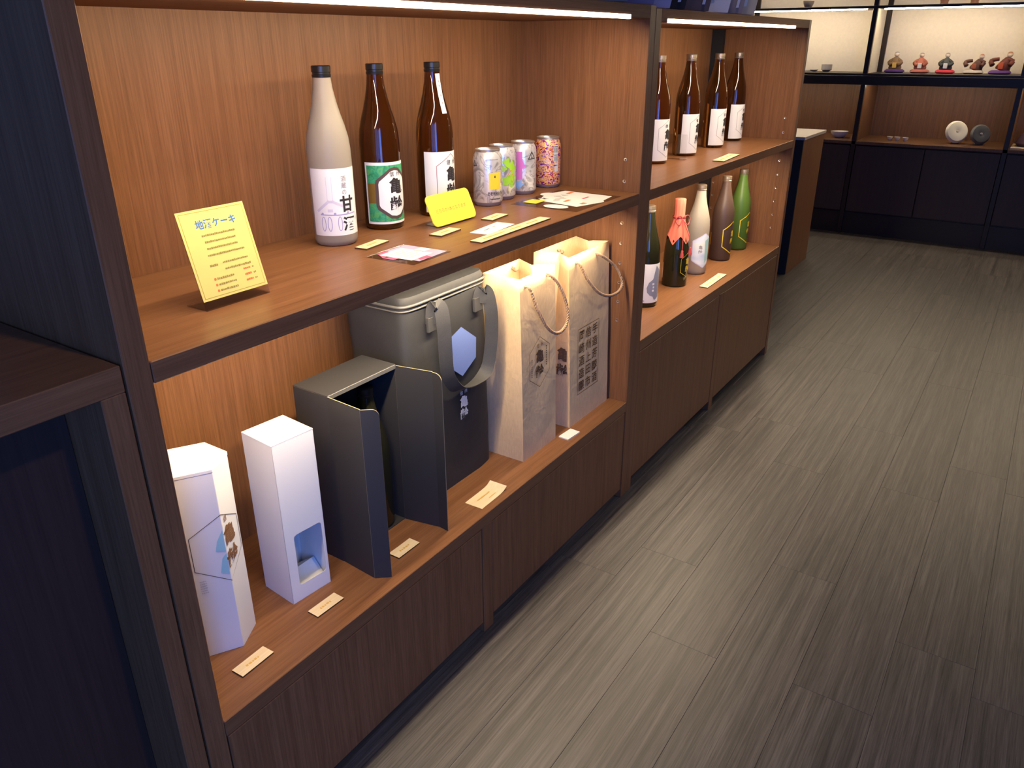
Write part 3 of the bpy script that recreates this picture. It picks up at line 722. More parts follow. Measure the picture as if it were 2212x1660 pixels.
def sheet(name, label, cx, cy, z, w, d, deg, mat, cat, lift=0.0, th=0.0005):
    bm = bmesh.new(); n = 8
    for s, zz in ((1, th), (0, 0)):
        g = [[bm.verts.new((-w / 2 + w * i / n, -d / 2 + d * j / 2, zz + lift * (2 * i / n - 1) ** 4 * (i / n))) for j in range(3)] for i in range(n + 1)]
        for i in range(n):
            for j in range(2): bm.faces.new((g[i][j], g[i + 1][j], g[i + 1][j + 1], g[i][j + 1]))
        if s: top = g
        else:
            rim_t = [top[i][0] for i in range(n + 1)] + [top[n][1], top[n][2]] + [top[i][2] for i in range(n - 1, -1, -1)] + [top[0][1]]
            rim_b = [g[i][0] for i in range(n + 1)] + [g[n][1], g[n][2]] + [g[i][2] for i in range(n - 1, -1, -1)] + [g[0][1]]
            for k in range(len(rim_t)): bm.faces.new((rim_t[k], rim_b[k], rim_b[(k + 1) % len(rim_b)], rim_t[(k + 1) % len(rim_t)]))
    o = from_bm(name, bm, M[mat], None, True, 0.6); o.location = (cx, cy, z); o.rotation_euler = (0, 0, math.radians(deg)); tag(o, label, cat); return o
o = sheet('paper_card', 'curled cream handwritten paper card in front of the black cooler bag', 0.7025, 0.040, ZL, 0.094, 0.044, 1, 'tagwood', 'card', 0.008)
decor('handwriting', dashes(-0.028, 0.018, 0.004, 0.004, rnd, 0.1) + dashes(-0.004, 0.022, -0.010, 0.003, rnd, 0.1), plane_map((0, 0, 0.0008), (1, 0, 0), (0, 1, 0)), 0.0006, M['tagtext'], o)
o = sheet('small_white_card', 'small white card behind the extra long wooden name plate', 0.788, 0.074, ZM, 0.108, 0.041, 6, 'paper', 'card')
decor('print_marks', dashes(-0.028, -0.006, 0.004, 0.005, rnd) + dashes(0.010, 0.022, 0.006, 0.004, rnd), plane_map((0, 0, 0.0005), (1, 0, 0), (0, 1, 0)), 0.0003, M['inkgrey'], o)
pm = plane_map((0, 0, 0.001), (1, 0, 0), (0, 1, 0))
t = empty('laminated_card', (0.540, 0.077, ZM), math.radians(3)); tag(t, 'pink and white laminated card near the shelf edge', 'laminated card')
box('laminate', -0.053, 0.053, -0.052, 0.052, 0, 0.0008, M['acrylic'], t, 0.0003)
decor('lilac_print', rect(-0.030, -0.046, 0.050, 0.046), pm, 0.0001, M['lilac'], t)
decor('pink_print', poly([(-0.045, 0.020), (-0.028, 0.045), (0.0, 0.047), (-0.030, 0.010)]) + poly([(-0.022, -0.042), (0.004, -0.048), (0.010, -0.020), (-0.010, -0.022)]) + poly([(-0.046, -0.004), (-0.046, 0.02), (-0.026, 0.02), (-0.026, -0.006)]), pm, 0.0003, M['pink'], t)
pg = decor('white_panel', rect(-0.034, -0.033, 0.026, 0.036) + rect(0.024, -0.014, 0.048, 0.008), pm, 0.0005, M['paper'], t)
decor('print_marks', [p for k in range(5) for p in dashes(-0.022, 0.014, 0.022 - 0.010 * k, 0.0035, rnd)], pm, 0.0007, M['inkpale'], pg)
t = empty('laminated_leaflet', (1.122, 0.102, ZM), math.radians(1)); tag(t, 'large laminated leaflet of round and square labels in front of the cans', 'leaflet')
box('laminate', -0.108, 0.112, -0.087, 0.083, 0, 0.0008, M['acrylic'], t, 0.0003)
ls = decor('white_sheet', poly([(-0.060, -0.060), (0.004, -0.080), (0.098, -0.070), (0.105, 0.060), (0.040, 0.078), (-0.040, 0.050)]), pm, 0.0002, M['paper'], t)
decor('round_label', disc(0.018, -0.062, 0.024), pm, 0.0006, M['label'], t); decor('round_label', disc(0.040, 0.068, 0.022), pm, 0.0006, M['label'], t)
decor('oval_label', disc(-0.082, -0.020, 0.020, 0.030), pm, 0.0006, M['label'], t)
decor('yellow_label', rect(-0.078, 0.034, -0.034, 0.070), pm, 0.0006, M['yellow2'], t)
for q in (rect(-0.022, -0.012, 0.004, -0.004), rect(0.070, 0.030, 0.096, 0.040), poly([(-0.030, -0.058), (-0.012, -0.062), (-0.010, -0.050), (-0.026, -0.048)])): decor('orange_mark', q, pm, 0.0006, M['redprint'], t)
decor('grey_marks', blobs(12, -0.02, 0.08, -0.01, 0.06, 7, 0.006, 0.010), pm, 0.0007, M['inkpale'], t)
decor('pink_marks', rect(0.030, -0.030, 0.060, -0.024), pm, 0.0007, M['pink'], t)

# yellow menu card in a clear stand
t = empty('menu_stand', (0.205, 0.100, ZM)); tag(t, 'pale yellow menu card leaning in a clear acrylic stand', 'menu stand')
tilt = math.radians(15.5); U = (1, 0, 0); V = (0, math.sin(tilt), math.cos(tilt))
def tilted_plate(name, w, h, th, base, mat, parent, r=0.0, v0=0.0):
    pm_ = plane_map(base, U, V); bm = bmesh.new()
    if r:
        pts = []
        for cx_, cy_, a0 in ((w / 2 - r, v0 + r, -90), (w / 2 - r, v0 + h - r, 0), (-w / 2 + r, v0 + h - r, 90), (-w / 2 + r, v0 + r, 180)):
            for k in range(7): a = math.radians(a0 + 15 * k); pts.append((cx_ + r * math.cos(a), cy_ + r * math.sin(a)))
    else: pts = [(-w / 2, v0), (w / 2, v0), (w / 2, v0 + h), (-w / 2, v0 + h)]
    A = [bm.verts.new(pm_(u, v, 0)) for u, v in pts]; B = [bm.verts.new(pm_(u, v, -th)) for u, v in pts]; n = len(pts)
    bm.faces.new(A); bm.faces.new(list(reversed(B)))
    for k in range(n): bm.faces.new((A[k], B[k], B[(k + 1) % n], A[(k + 1) % n]))
    return from_bm(name, bm, mat, parent), pm_
tilted_plate('acrylic_back', 0.108, 0.118, 0.002, (0, 0.0006, 0.0), M['acrylic'], t)
box('acrylic_base', -0.054, 0.054, 0.0, 0.045, 0.0, 0.002, M['acrylic'], t, 0.0005)
cd, pm_ = tilted_plate('menu_card', 0.1085, 0.121, 0.0006, (0, 0.0, 0.0), M['yellow'], t, 0, 0.013)
fr = [(-0.0505, 0.0165), (0.0505, 0.0165), (0.0505, 0.1305), (-0.0505, 0.1305)]
decor('border_line', outline(fr, 0.0007), pm_, 0.0002, M['yline'], cd)
decor('title_lettering', txt('地酒ケーキ', 0.0132, 0.002, 0.1135, 0.02), pm_, 0.0003, M['blueprint'], cd)
body = []
for v, a, b in ((0.0985, -0.026, 0.029), (0.0895, -0.024, 0.026), (0.0805, -0.024, 0.027), (0.0715, -0.026, 0.034)): body += dashes(a, b, v, 0.0030, rnd, 0.15)
body += dashes(-0.028, -0.015, 0.0575, 0.0032, rnd, 0.1) + dashes(-0.007, 0.035, 0.0585, 0.0032, rnd, 0.15) + dashes(-0.006, 0.038, 0.0495, 0.0032, rnd, 0.15)
for v in (0.039, 0.031, 0.023): body += dashes(-0.023, 0.006, v, 0.0032, rnd, 0.2) + dashes(0.037, 0.041, v + 0.004, 0.0028, rnd)
decor('body_text', body, pm_, 0.0003, M['ytext'], cd)
for v in (0.039, 0.031, 0.023):
    decor('red_dot', disc(-0.0265, v, 0.0018), pm_, 0.0003, M['redprint'], cd); decor('red_price', dashes(0.022, 0.034, v + 0.004, 0.0030, rnd, 0.1), pm_, 0.0003, M['redprint'], cd)

# bright yellow sign
t = empty('yellow_sign', (0.785, 0.160, ZM)); tag(t, 'bright yellow rounded sign leaning in front of a brown bottle', 'sign')
tilt = math.radians(24); V = (0, math.sin(tilt), math.cos(tilt))
cd, pm_ = tilted_plate('sign_plate', 0.138, 0.062, 0.002, (0, 0, 0.004), M['yellow2'], t, 0.011)
decor('lettering', txt('どちらか1本となります', 0.0093, -0.002, 0.029, 0.008), pm_, 0.0003, M['ytext'], cd)
tilted_plate('acrylic_back', 0.10, 0.045, 0.002, (0, 0.0026, 0.0), M['acrylic'], t)
box('acrylic_base', -0.05, 0.05, 0.002, 0.042, 0.0, 0.002, M['acrylic'], t, 0.0005)

# ------------------------------------------------------------------ boxes on the lower shelf
def solid_from_faces(name, verts, faces, mat, parent, th):
    me = bpy.data.meshes.new(name); me.from_pydata(verts, [], faces); me.update()
    o = link_mesh(name, me, mat, parent)
    md = o.modifiers.new('thickness', 'SOLIDIFY'); md.thickness = th; md.offset = -1; md.use_even_offset = True
    return o
# hexagonal white carton
t = empty('hexagonal_box', (0.117, 0.156, ZL)); tag(t, 'tall hexagonal white box with gold lettering and hexagon line', 'box')
hr = 0.0535
hexv = [(hr * math.cos(math.radians(-90 + 60 * k)), hr * math.sin(math.radians(-90 + 60 * k))) for k in range(6)]
prism('carton', hexv, 0.0, 0.322, M['boxwhite'], t, 0.0006)
prism('lid', [(x * 1.012, y * 1.012) for x, y in hexv], 0.3222, 0.328, M['boxwhite'], t, 0.0006)
v0, vl, vr = Vector(hexv[0]), Vector(hexv[5]), Vector(hexv[1])
def hex_map(u, v, off):
    d = (vr - v0).normalized() if u >= 0 else (v0 - vl).normalized()
    p = v0 + d * u; n = Vector((d.y, -d.x))
    return (p.x + n.x * off, p.y + n.y * off, v)
hex_map.step = 0.0535
zc = 0.192
decor('hexagon_outline', outline([(0, zc + 0.058), (-0.049, zc + 0.029), (-0.049, zc - 0.030), (0, zc - 0.061), (0.049, zc - 0.030), (0.049, zc + 0.029)], 0.0010), hex_map, 0.0006, M['inkbrown'], t)
decor('gold_lettering', brand_kanji(0.017, zc + 0.036, 0.036, 0.041) + txt('信', 0.011, 0.011, zc + 0.045), hex_map, 0.0007, M['gilt'], t)
decor('turquoise_print', poly([(-0.001, zc + 0.032), (-0.011, zc + 0.014), (-0.015, zc - 0.002), (-0.001, zc - 0.006)]) + poly([(-0.001, zc - 0.010), (-0.008, zc - 0.018), (-0.013, zc - 0.042), (-0.001, zc - 0.048)]), hex_map, 0.0006, M['turq'], t)
decor('small_text_block', [p for k in range(6) for p in dashes(-0.0455, -0.035, zc - 0.050 - 0.0042 * k, 0.0028, rnd, 0.15)], hex_map, 0.0006, M['inkpale'], t)

# white carton with a window
t = empty('window_box', (0.275, 0.150, ZL), math.radians(-5)); tag(t, 'tall white carton with a cut-out window near its foot', 'box')
a, hB = 0.0405, 0.310
solid_from_faces('carton', [(-a, -a, 0), (a, -a, 0), (a, a, 0), (-a, a, 0), (-a, -a, hB), (a, -a, hB), (a, a, hB), (-a, a, hB)],
                 [(3, 2, 1, 0), (1, 2, 6, 5), (2, 3, 7, 6), (3, 0, 4, 7)], M['boxwhite'], t, 0.0006)
bm = bmesh.new()
wu0, wu1, wv0, wv1, cr = -0.0225, 0.0345, 0.030, 0.132, 0.006
hole = []
for cx_, cy_, a0 in ((wu1 - cr, wv0 + cr, -90), (wu1 - cr, wv1 - cr, 0), (wu0 + cr, wv1 - cr, 90), (wu0 + cr, wv0 + cr, 180)):
    for k in range(5): an = math.radians(a0 + 22.5 * k); hole.append((cx_ + cr * math.cos(an), cy_ + cr * math.sin(an)))
outer = [(-a, 0), (a, 0), (a, hB), (-a, hB)]
ov = [bm.verts.new((u, -a, v)) for u, v in outer]; hv = [bm.verts.new((u, -a, v)) for u, v in hole]
es = [bm.edges.new((ov[k], ov[(k + 1) % 4])) for k in range(4)] + [bm.edges.new((hv[k], hv[(k + 1) % len(hv)])) for k in range(len(hv))]
bmesh.ops.triangle_fill(bm, edges=es, use_beauty=True)
for f_ in bm.faces:
    f_.normal_update()
    if f_.normal.y > 0: f_.normal_flip()
me = bpy.data.meshes.new('front_panel'); bm.to_mesh(me); bm.free()
o = link_mesh('front_panel', me, M['boxwhite'], t); md = o.modifiers.new('thickness', 'SOLIDIFY'); md.thickness = 0.0006; md.offset = -1
box('lid', -a - 0.0003, a + 0.0003, -a - 0.0003, a, hB - 0.0006, hB + 0.0006, M['boxwhite'], t, 0.0004)
solid_from_faces('inner_flap', [(-a + 0.002, -a + 0.004, 0.004), (a - 0.002, -a + 0.004, 0.004), (a - 0.002, 0.0, 0.038), (-a + 0.002, 0.0, 0.032), (a - 0.002, a - 0.004, 0.012), (-a + 0.002, a - 0.004, 0.010)],
                 [(0, 1, 2, 3), (3, 2, 4, 5)], M['boxwhite'], t, 0.0005)

# black carton with two open doors and a bottle inside
t = empty('gate_box', (0.455, 0.170, ZL)); tag(t, 'black carton standing with both front flaps swung open', 'box')
w2, yb_, yf, hh = 0.086, 0.042, -0.042, 0.340
def panel(name, p, q, z0, z1, th=0.0016, rounded=0.0, parent=None, mat='boxblack'):
    p = Vector(p); q = Vector(q); d = (q - p); L = d.length; d.normalize(); n = Vector((-d.y, d.x))
    pts = [(0, z0), (L, z0)]
    if rounded:
        for k in range(7): an = math.radians(15 * k); pts.append((L - rounded + rounded * math.cos(an), z1 - rounded + rounded * math.sin(an)))
    else: pts.append((L, z1))
    pts.append((0, z1)); bm = bmesh.new()
    A = [bm.verts.new((p.x + d.x * s + n.x * th / 2, p.y + d.y * s + n.y * th / 2, z)) for s, z in pts]
    B = [bm.verts.new((p.x + d.x * s - n.x * th / 2, p.y + d.y * s - n.y * th / 2, z)) for s, z in pts]; m_ = len(pts)
    bm.faces.new(A); bm.faces.new(list(reversed(B)))
    for k in range(m_): bm.faces.new((A[k], A[(k + 1) % m_], B[(k + 1) % m_], B[k]))
    o = from_bm(name, bm, [M[mat], M['kraftedge']], parent or t)
    for pl in o.data.polygons:
        if len(pl.vertices) == 4 and abs(pl.normal.x * n.x + pl.normal.y * n.y) < 0.3 and pl.area < 0.01: pl.material_index = 1
    return o
panel('side_wall', (-w2, yb_), (-w2, yf), 0, hh); panel('side_wall', (w2, yb_), (w2, yf), 0, hh); panel('back_wall', (-w2, yb_), (w2, yb_), 0, hh, mat='boxblack')
box('top_panel', -w2 - 0.0008, w2 + 0.0008, yf - 0.001, yb_ + 0.0008, hh, hh + 0.0016, M['boxblack'], t, 0.0003)
box('bottom_panel', -w2 + 0.001, w2 - 0.001, yf, yb_ - 0.001, 0, 0.0016, M['boxblack'], t, 0)
box('front_lip', -w2, w2, yf - 0.002, yf, hh - 0.007, hh + 0.001, M['zip'], t, 0.0004)
panel('door_flap', (-w2, yf), (-w2 - 0.006, -0.124), 0.001, hh); panel('flap_lip', (-w2 - 0.006, -0.124), (-w2 + 0.014, -0.147), 0.001, hh - 0.001, 0.0016, 0.012)
panel('door_flap', (w2, yf), (w2 + 0.015, -0.120), 0.001, hh - 0.001); panel('flap_lip', (w2 + 0.015, -0.120), (w2 + 0.013, -0.143), 0.001, hh - 0.002, 0.0016, 0.014)
b = bottle('dark bottle tucked inside the open black carton', 0.498, 0.168, ZL + 0.0016, M['darkglass'], M['black'])

# ------------------------------------------------------------------ cooler bag
t = empty('cooler_bag', (0.7115, 0.208, ZL)); tag(t, 'black fabric cooler bag with a blue hexagon print', 'bag')
def soft_body(name, secs, mat, parent, n=56, e=5.0, nz=0.0):
    bm = bmesh.new(); rings = []
    for z, hx_, hy_, ox, oy in secs:
        ring = []
        for k in range(n):
            a_ = 2 * PI * k / n; c, s = math.cos(a_), math.sin(a_)
            x = math.copysign(abs(c) ** (2 / e), c) * hx_ + ox; y = math.copysign(abs(s) ** (2 / e), s) * hy_ + oy
            d = noise.noise(Vector((x * 14, y * 14, z * 11))) * nz
            ring.append(bm.verts.new((x + d * c, y + d * s, z)))
        rings.append(ring)
    for p, q in zip(rings, rings[1:]):
        for k in range(n): bm.faces.new((p[k], p[(k + 1) % n], q[(k + 1) % n], q[k]))
    bm.faces.new(list(reversed(rings[0]))); bm.faces.new(rings[-1])
    return from_bm(name, bm, mat, parent, True, 0.9)
secs = []
for i in range(17):
    s = i / 16; z = 0.440 * s
    flare = 0.004 * (1 - s) - 0.004 * math.sin(PI * s) - 0.006 * s
    secs.append((z if i else 0.0, 0.140 + flare - (0.004 if i == 0 else 0), 0.084 + 0.003 * math.sin(PI * s) - 0.004 * s, -0.004 * s, 0.0))
soft_body('bag_body', secs, M['nonwoven'], t, 64, 9.0, 0.005)
soft_body('bag_lid', [(0.438, 0.133, 0.080, -0.004, 0), (0.447, 0.135, 0.081, -0.004, 0), (0.456, 0.131, 0.077, -0.004, 0), (0.460, 0.10, 0.05, -0.004, 0)], M['nonwoven'], t, 64, 9.0, 0.003)
zp = []
for k in range(65):
    a_ = 2 * PI * k / 64; c, s = math.cos(a_), math.sin(a_)
    zp.append((math.copysign(abs(c) ** (2 / 9), c) * 0.136 - 0.004, math.copysign(abs(s) ** (2 / 9), s) * 0.082, 0.440))
tube('zip_piping', zp, 0.0030, M['zip'], t, 6)
tube('zip_piping', [(x, y, 0.431) for x, y, z in zp], 0.0018, M['zip'], t, 6)
ry = -0.0895
ribbon('strap_handle', smooth_path([(-0.068, ry, 0.392), (-0.066, ry - 0.004, 0.428), (-0.058, ry - 0.014, 0.424), (-0.055, ry - 0.018, 0.385), (-0.052, ry - 0.017, 0.335), (-0.044, ry - 0.015, 0.280), (-0.010, ry - 0.013, 0.236), (0.050, ry - 0.012, 0.228), (0.092, ry - 0.013, 0.246), (0.106, ry - 0.015, 0.300), (0.108, ry - 0.016, 0.360), (0.100, ry - 0.013, 0.410), (0.088, ry - 0.006, 0.422), (0.084, ry - 0.001, 0.395)], 6), (0.75, -0.65, 0.15), 0.028, 0.0016, M['strap'], t)
for u in (-0.068, 0.082):
    box('strap_patch', u - 0.014, u + 0.014, ry - 0.003, ry + 0.004, 0.378, 0.408, M['strap'], t, 0.001)
ribbon('strap_handle', smooth_path([(-0.030, 0.080, 0.41), (-0.028, 0.078, 0.455), (0.010, 0.040, 0.478), (0.050, -0.020, 0.474), (0.085, -0.045, 0.468), (0.110, -0.010, 0.476), (0.090, 0.060, 0.470), (0.078, 0.081, 0.452), (0.078, 0.083, 0.41)], 6), (0, -0.7, 0.7), 0.030, 0.0016, M['strap'], t)
pf = plane_map((0, -0.0905, 0), (1, 0, 0), (0, 0, 1))
decor('blue_hexagon', poly([(0.020, 0.361), (-0.030, 0.343), (-0.029, 0.291), (0.020, 0.252), (0.068, 0.279), (0.070, 0.323)]), pf, 0.0012, M['bluehex'], t)
decor('white_lettering', brand_kanji(0.022, 0.208, 0.028, 0.029) + txt('信', 0.010, 0.014, 0.215) + txt('州', 0.010, 0.029, 0.215), pf, 0.0014, M['paper'], t)

# ------------------------------------------------------------------ paper bags
def paper_bag(label, x0, x1, y0, y1, h, gl, gr, ytop, seed, xtop=0.0):
    cx, cy = (x0 + x1) / 2, (y0 + y1) / 2
    t = empty('paper_bag', (cx, cy, ZL)); tag(t, label, 'bag')
    rr = random.Random(seed); bm = bmesh.new(); NZ = 14; rings = []
    hw, hd = (x1 - x0) / 2, (y1 - y0) / 2
    base = []
    def lerp(a, b, k, n): return (a[0] + (b[0] - a[0]) * k / n, a[1] + (b[1] - a[1]) * k / n)
    for i in range(NZ + 1):
        s = i / NZ; z = h * s; g = max(0.0, (s - 0.12) / 0.88) ** 1.2
        c = [(-hw, -hd), (hw, -hd), (hw - gr * g, 0), (hw, hd), (-hw, hd), (-hw + gl * g, 0)]
        pts = []
        for k in range(6):
            n = 6 if k in (0, 3) else 3
            for j in range(n): pts.append(lerp(c[k], c[(k + 1) % 6], j, n))
        ring = []
        for x, y in pts:
            y2 = y + ytop * s + (0.010 * s * s if y < 0 else -0.012 * s * s) * 0.5
            d = noise.noise(Vector((x * 18 + seed, y * 18, z * 9))) * 0.0035 * min(1, s * 6) * (1 if s < 0.99 else 0.4)
            ring.append(bm.verts.new((x + xtop * s + d, y2 + d * 0.8, z)))
        rings.append(ring)
    n = len(rings[0])
    for p, q in zip(rings, rings[1:]):
        for k in range(n): bm.faces.new((p[k], p[(k + 1) % n], q[(k + 1) % n], q[k]))
    bm.faces.new(list(reversed(rings[0])))
    o = from_bm('bag_paper', bm, M['kraft'], t, True, 0.35)
    md = o.modifiers.new('thickness', 'SOLIDIFY'); md.thickness = 0.0006; md.offset = -1
    return t
def rope(parent, pts, r=0.0036):
    ps = smooth_path(pts, 14); bm = bmesh.new(); up = Vector((0.2, 1, 0.1)); L = 0.0; fr_ = []
    for i, p in enumerate(ps):
        if i: L += (p - ps[i - 1]).length
        d = (ps[min(i + 1, len(ps) - 1)] - ps[max(i - 1, 0)]).normalized(); a_ = d.cross(up).normalized(); fr_.append((p, a_, d.cross(a_), L))
    for st in range(3):
        bm_tube(bm, [p + r * 0.55 * (math.cos(L_ * 330 + st * 2.094) * a_ + math.sin(L_ * 330 + st * 2.094) * b_) for p, a_, b_, L_ in fr_], r * 0.62, 6)
    return from_bm('rope_handle', bm, M['rope'], parent, True)
def knot(parent, loc, r=0.0055):
    bm = bmesh.new(); bmesh.ops.create_icosphere(bm, subdivisions=2, radius=r)
    for v in bm.verts: v.co *= 1 + 0.25 * math.sin(v.co.x * 900 + v.co.z * 700)
    o = from_bm('rope_knot', bm, M['rope'], parent, True); o.location = loc; return o
t = paper_bag('narrow kraft paper bag printed with a hexagon crest, beside the cooler bag', 0.870, 1.015, 0.054, 0.160, 0.436, 0.006, 0.030, 0.004, 3, -0.004)
bx0, by0 = 0.9425, 0.107
def loc(p): return (p[0] - bx0, p[1] - by0, p[2] - ZL)
rope(t, [loc(p) for p in ((0.888, 0.066, 0.716), (0.887, 0.050, 0.715), (0.897, 0.036, 0.668), (0.924, 0.026, 0.620), (0.960, 0.022, 0.598), (0.997, 0.022, 0.607), (1.012, 0.028, 0.640), (1.000, 0.040, 0.690), (0.976, 0.051, 0.722), (0.975, 0.066, 0.722))])
for p in ((0.888, 0.071, 0.716), (0.975, 0.071, 0.722), (0.900, 0.146, 0.716), (0.978, 0.146, 0.722)): knot(t, loc(p))
rope(t, [loc(p) for p in ((0.900, 0.150, 0.716), (0.900, 0.166, 0.714), (0.910, 0.176, 0.660), (0.940, 0.182, 0.625), (0.968, 0.176, 0.660), (0.978, 0.166, 0.718), (0.978, 0.150, 0.722))])
pf = plane_map((0, -0.053, 0), (1, 0, 0), (0, 0.012, 1)); cu, cv = -0.0075, 0.229
decor('hexagon_crest', outline(hexpts(cu, cv, 0.0425, 0.031, 0.061), 0.0012), pf, 0.0042, M['bagink'], t)
decor('crest_lettering', brand_kanji(cu + 0.001, cv + 0.034, 0.033, 0.038) + txt('信', 0.011, cu - 0.006, cv + 0.041) + txt('州', 0.011, cu + 0.008, cv + 0.041)
      + [p for k in range(9) for p in rect(cu + 0.027, cv + 0.028 - 0.0055 * k, cu + 0.031, cv + 0.0315 - 0.0055 * k)] + [p for k in range(9) for p in rect(cu - 0.034, cv + 0.012 - 0.005 * k, cu - 0.031, cv + 0.015 - 0.005 * k)], pf, 0.0042, M['bagink'], t)

t = paper_bag('wide kraft paper bag printed with framed columns of characters', 1.080, 1.283, 0.052, 0.158, 0.437, 0.034, 0.030, 0.008, 11, -0.004)
bx0, by0 = 1.1815, 0.105
rope(t, [loc(p) for p in ((1.110, 0.066, 0.718), (1.108, 0.052, 0.718), (1.122, 0.038, 0.680), (1.160, 0.026, 0.640), (1.205, 0.020, 0.622), (1.252, 0.018, 0.622), (1.276, 0.022, 0.640), (1.262, 0.036, 0.680), (1.212, 0.052, 0.718), (1.210, 0.068, 0.719))])
for p in ((1.110, 0.072, 0.718), (1.210, 0.073, 0.719), (1.105, 0.146, 0.714), (1.185, 0.146, 0.719)): knot(t, loc(p))
rope(t, [loc(p) for p in ((1.105, 0.150, 0.714), (1.105, 0.166, 0.712), (1.120, 0.178, 0.660), (1.145, 0.184, 0.635), (1.172, 0.178, 0.660), (1.185, 0.166, 0.716), (1.185, 0.150, 0.719))])
pf = plane_map((0, -0.052, 0), (1, 0, 0), (0, 0.024, 1)); cu, cv = -0.014, 0.165
decor('text_frame', outline([(cu - 0.054, cv - 0.086), (cu + 0.054, cv - 0.086), (cu + 0.054, cv + 0.086), (cu - 0.054, cv + 0.086)], 0.0013), pf, 0.0046, M['bagink'], t)
decor('text_columns', column('手造芳醇酒', 0.0285, cu + 0.034, cv + 0.083, 0.0332) + column('信州上田市', 0.0285, cu, cv + 0.083, 0.0332) + column('岡崎酒造醸', 0.0285, cu - 0.034, cv + 0.083, 0.0332), pf, 0.0046, M['bagink'], t)
ps = plane_map((-0.1015, 0.0, 0), (0, -1, 0), (0.02, 0, 1))
decor('side_lettering', brand_kanji(0.030, 0.215, 0.036, 0.042), ps, 0.0042, M['bagink'], t)

# ------------------------------------------------------------------ packets standing on top of the second unit
pk = [(1.215, (0.20, 0.17, 0.17), 'dark slate packet'), (1.345, (0.26, 0.19, 0.28), 'violet packet'), (1.440, (0.46, 0.36, 0.44), 'lavender packet'), (1.530, (0.03, 0.026, 0.03), 'black packet'),
      (1.690, (0.14, 0.09, 0.09), 'dark plum packet'), (1.835, (0.72, 0.64, 0.62), 'white packet with a small dark mark'), (1.950, (0.26, 0.21, 0.22), 'grey packet'), (2.060, (0.55, 0.45, 0.34), 'cream packet with a white panel')]
for i, (x, m_, lab) in enumerate(pk):
    t = empty('retail_packet', (x, 0.12, ZTT if x < 1.3 else 1.2632)); tag(t, lab + ' leaning on top of the shelf units', 'packet', 'packets standing on top of the shelf units')
    an = math.radians(28); d = Vector((math.sin(an), 0, math.cos(an))); nn = Vector((-math.cos(an), 0, math.sin(an)))
    bm = bmesh.new(); NU, NV = 6, 8
    for side in (1, -1):
        g = [[bm.verts.new(Vector((0, -0.105 + 0.21 * u / NU, 0.0)) + d * (0.20 * v / NV) + nn * (side * 0.010 * math.sin(PI * u / NU) ** 0.5 * math.sin(PI * min(1, 0.12 + 0.88 * v / NV)) ** 0.5 + 0.010 * math.sin(an))) for v in range(NV + 1)] for u in range(NU + 1)]
        for u in range(NU):
            for v in range(NV): bm.faces.new((g[u][v], g[u + 1][v], g[u + 1][v + 1], g[u][v + 1]))
    bmesh.ops.remove_doubles(bm, verts=bm.verts, dist=0.0004)
    mn = min(v.co.z for v in bm.verts)
    for v in bm.verts: v.co.z -= mn
    o = from_bm('pouch', bm, pbsdf('packet_film', m_, 0.35), t, True, 1.0)
    pf = plane_map(Vector((0, 0, -mn)) + nn * (0.0115 + 0.010 * math.sin(an)), (0, -1, 0), d)
    if i == 5: decor('dark_mark', blobs(4, 0.02, 0.06, 0.035, 0.05, 3, 0.008, 0.012), pf, 0.0005, M['boxblack'], t)
    if i == 7: decor('white_panel', rect(0.0, 0.02, 0.08, 0.12), pf, 0.0005, M['paper'], t)
    if i in (3, 4, 6): decor('pale_edge', rect(0.088, 0.012, 0.096, 0.19), pf, 0.0005, M['inkpalelilac'], t)

# ------------------------------------------------------------------ things on the far wall shelving
ZS, ZN, ZU = 1.010, 0.600, 1.395
def doll(label, y, robe, cushion, sash, s=1.0, lean=0.0, wings=False):
    t = empty('doll_figurine', (5.40, y, ZS)); tag(t, label, 'figurine')
    soft_body('cushion', [(0.0, 0.036 * s, 0.046 * s, 0, 0), (0.006, 0.042 * s, 0.055 * s, 0, 0), (0.014, 0.041 * s, 0.053 * s, 0, 0), (0.021, 0.034 * s, 0.043 * s, 0, 0)], cushion, t, 32, 4.0)
    b = lathe('robe', [(0.034 * s, 0.021), (0.037 * s, 0.030), (0.031 * s, 0.050 * s), (0.024 * s, 0.070 * s), (0.017 * s, 0.084 * s), (0.009 * s, 0.090 * s)], robe, t, 20); b.rotation_euler = (lean, 0, 0)
    bm = bmesh.new(); bmesh.ops.create_uvsphere(bm, u_segments=16, v_segments=10, radius=0.0145 * s)
    h = from_bm('head', bm, M['skin'], t, True); h.location = (0, -math.sin(lean) * 0.09 * s, 0.104 * s * math.cos(lean))
    bm = bmesh.new(); bmesh.ops.create_uvsphere(bm, u_segments=16, v_segments=8, radius=0.0150 * s)
    bmesh.ops.delete(bm, geom=[v for v in bm.verts if v.co.z < 0.001], context='VERTS')
    from_bm('hair', bm, M['ceramicgrey'] if not lean else M['terracotta'], h, True)
    for k in (-1, 1):
        p = [(-0.008, k * 0.014 * s, 0.076 * s), (-0.018, k * (0.034 if not wings else 0.050) * s, (0.058 if not wings else 0.066) * s), (-0.032 * s, k * (0.014 if not wings else 0.040) * s, 0.045 * s)]
        tube('sleeve', smooth_path(p, 4), 0.01, robe, t, 10, [0.009 * s + 0.004 * s * j / 8 for j in range(9)])
    box('front_panel', -0.038 * s, -0.030 * s, -0.012 * s, 0.012 * s, 0.028, 0.058 * s, sash, t, 0.002)
    return t
def cm(name, col): return pbsdf(name, col, 0.6)
doll('seated doll figurine in gold robe on a purple cushion', 0.150, cm('gold_robe', (0.20, 0.12, 0.06)), cm('purple_cushion', (0.06, 0.015, 0.16)), cm('gold_sash', (0.65, 0.42, 0.10)), 1.05)
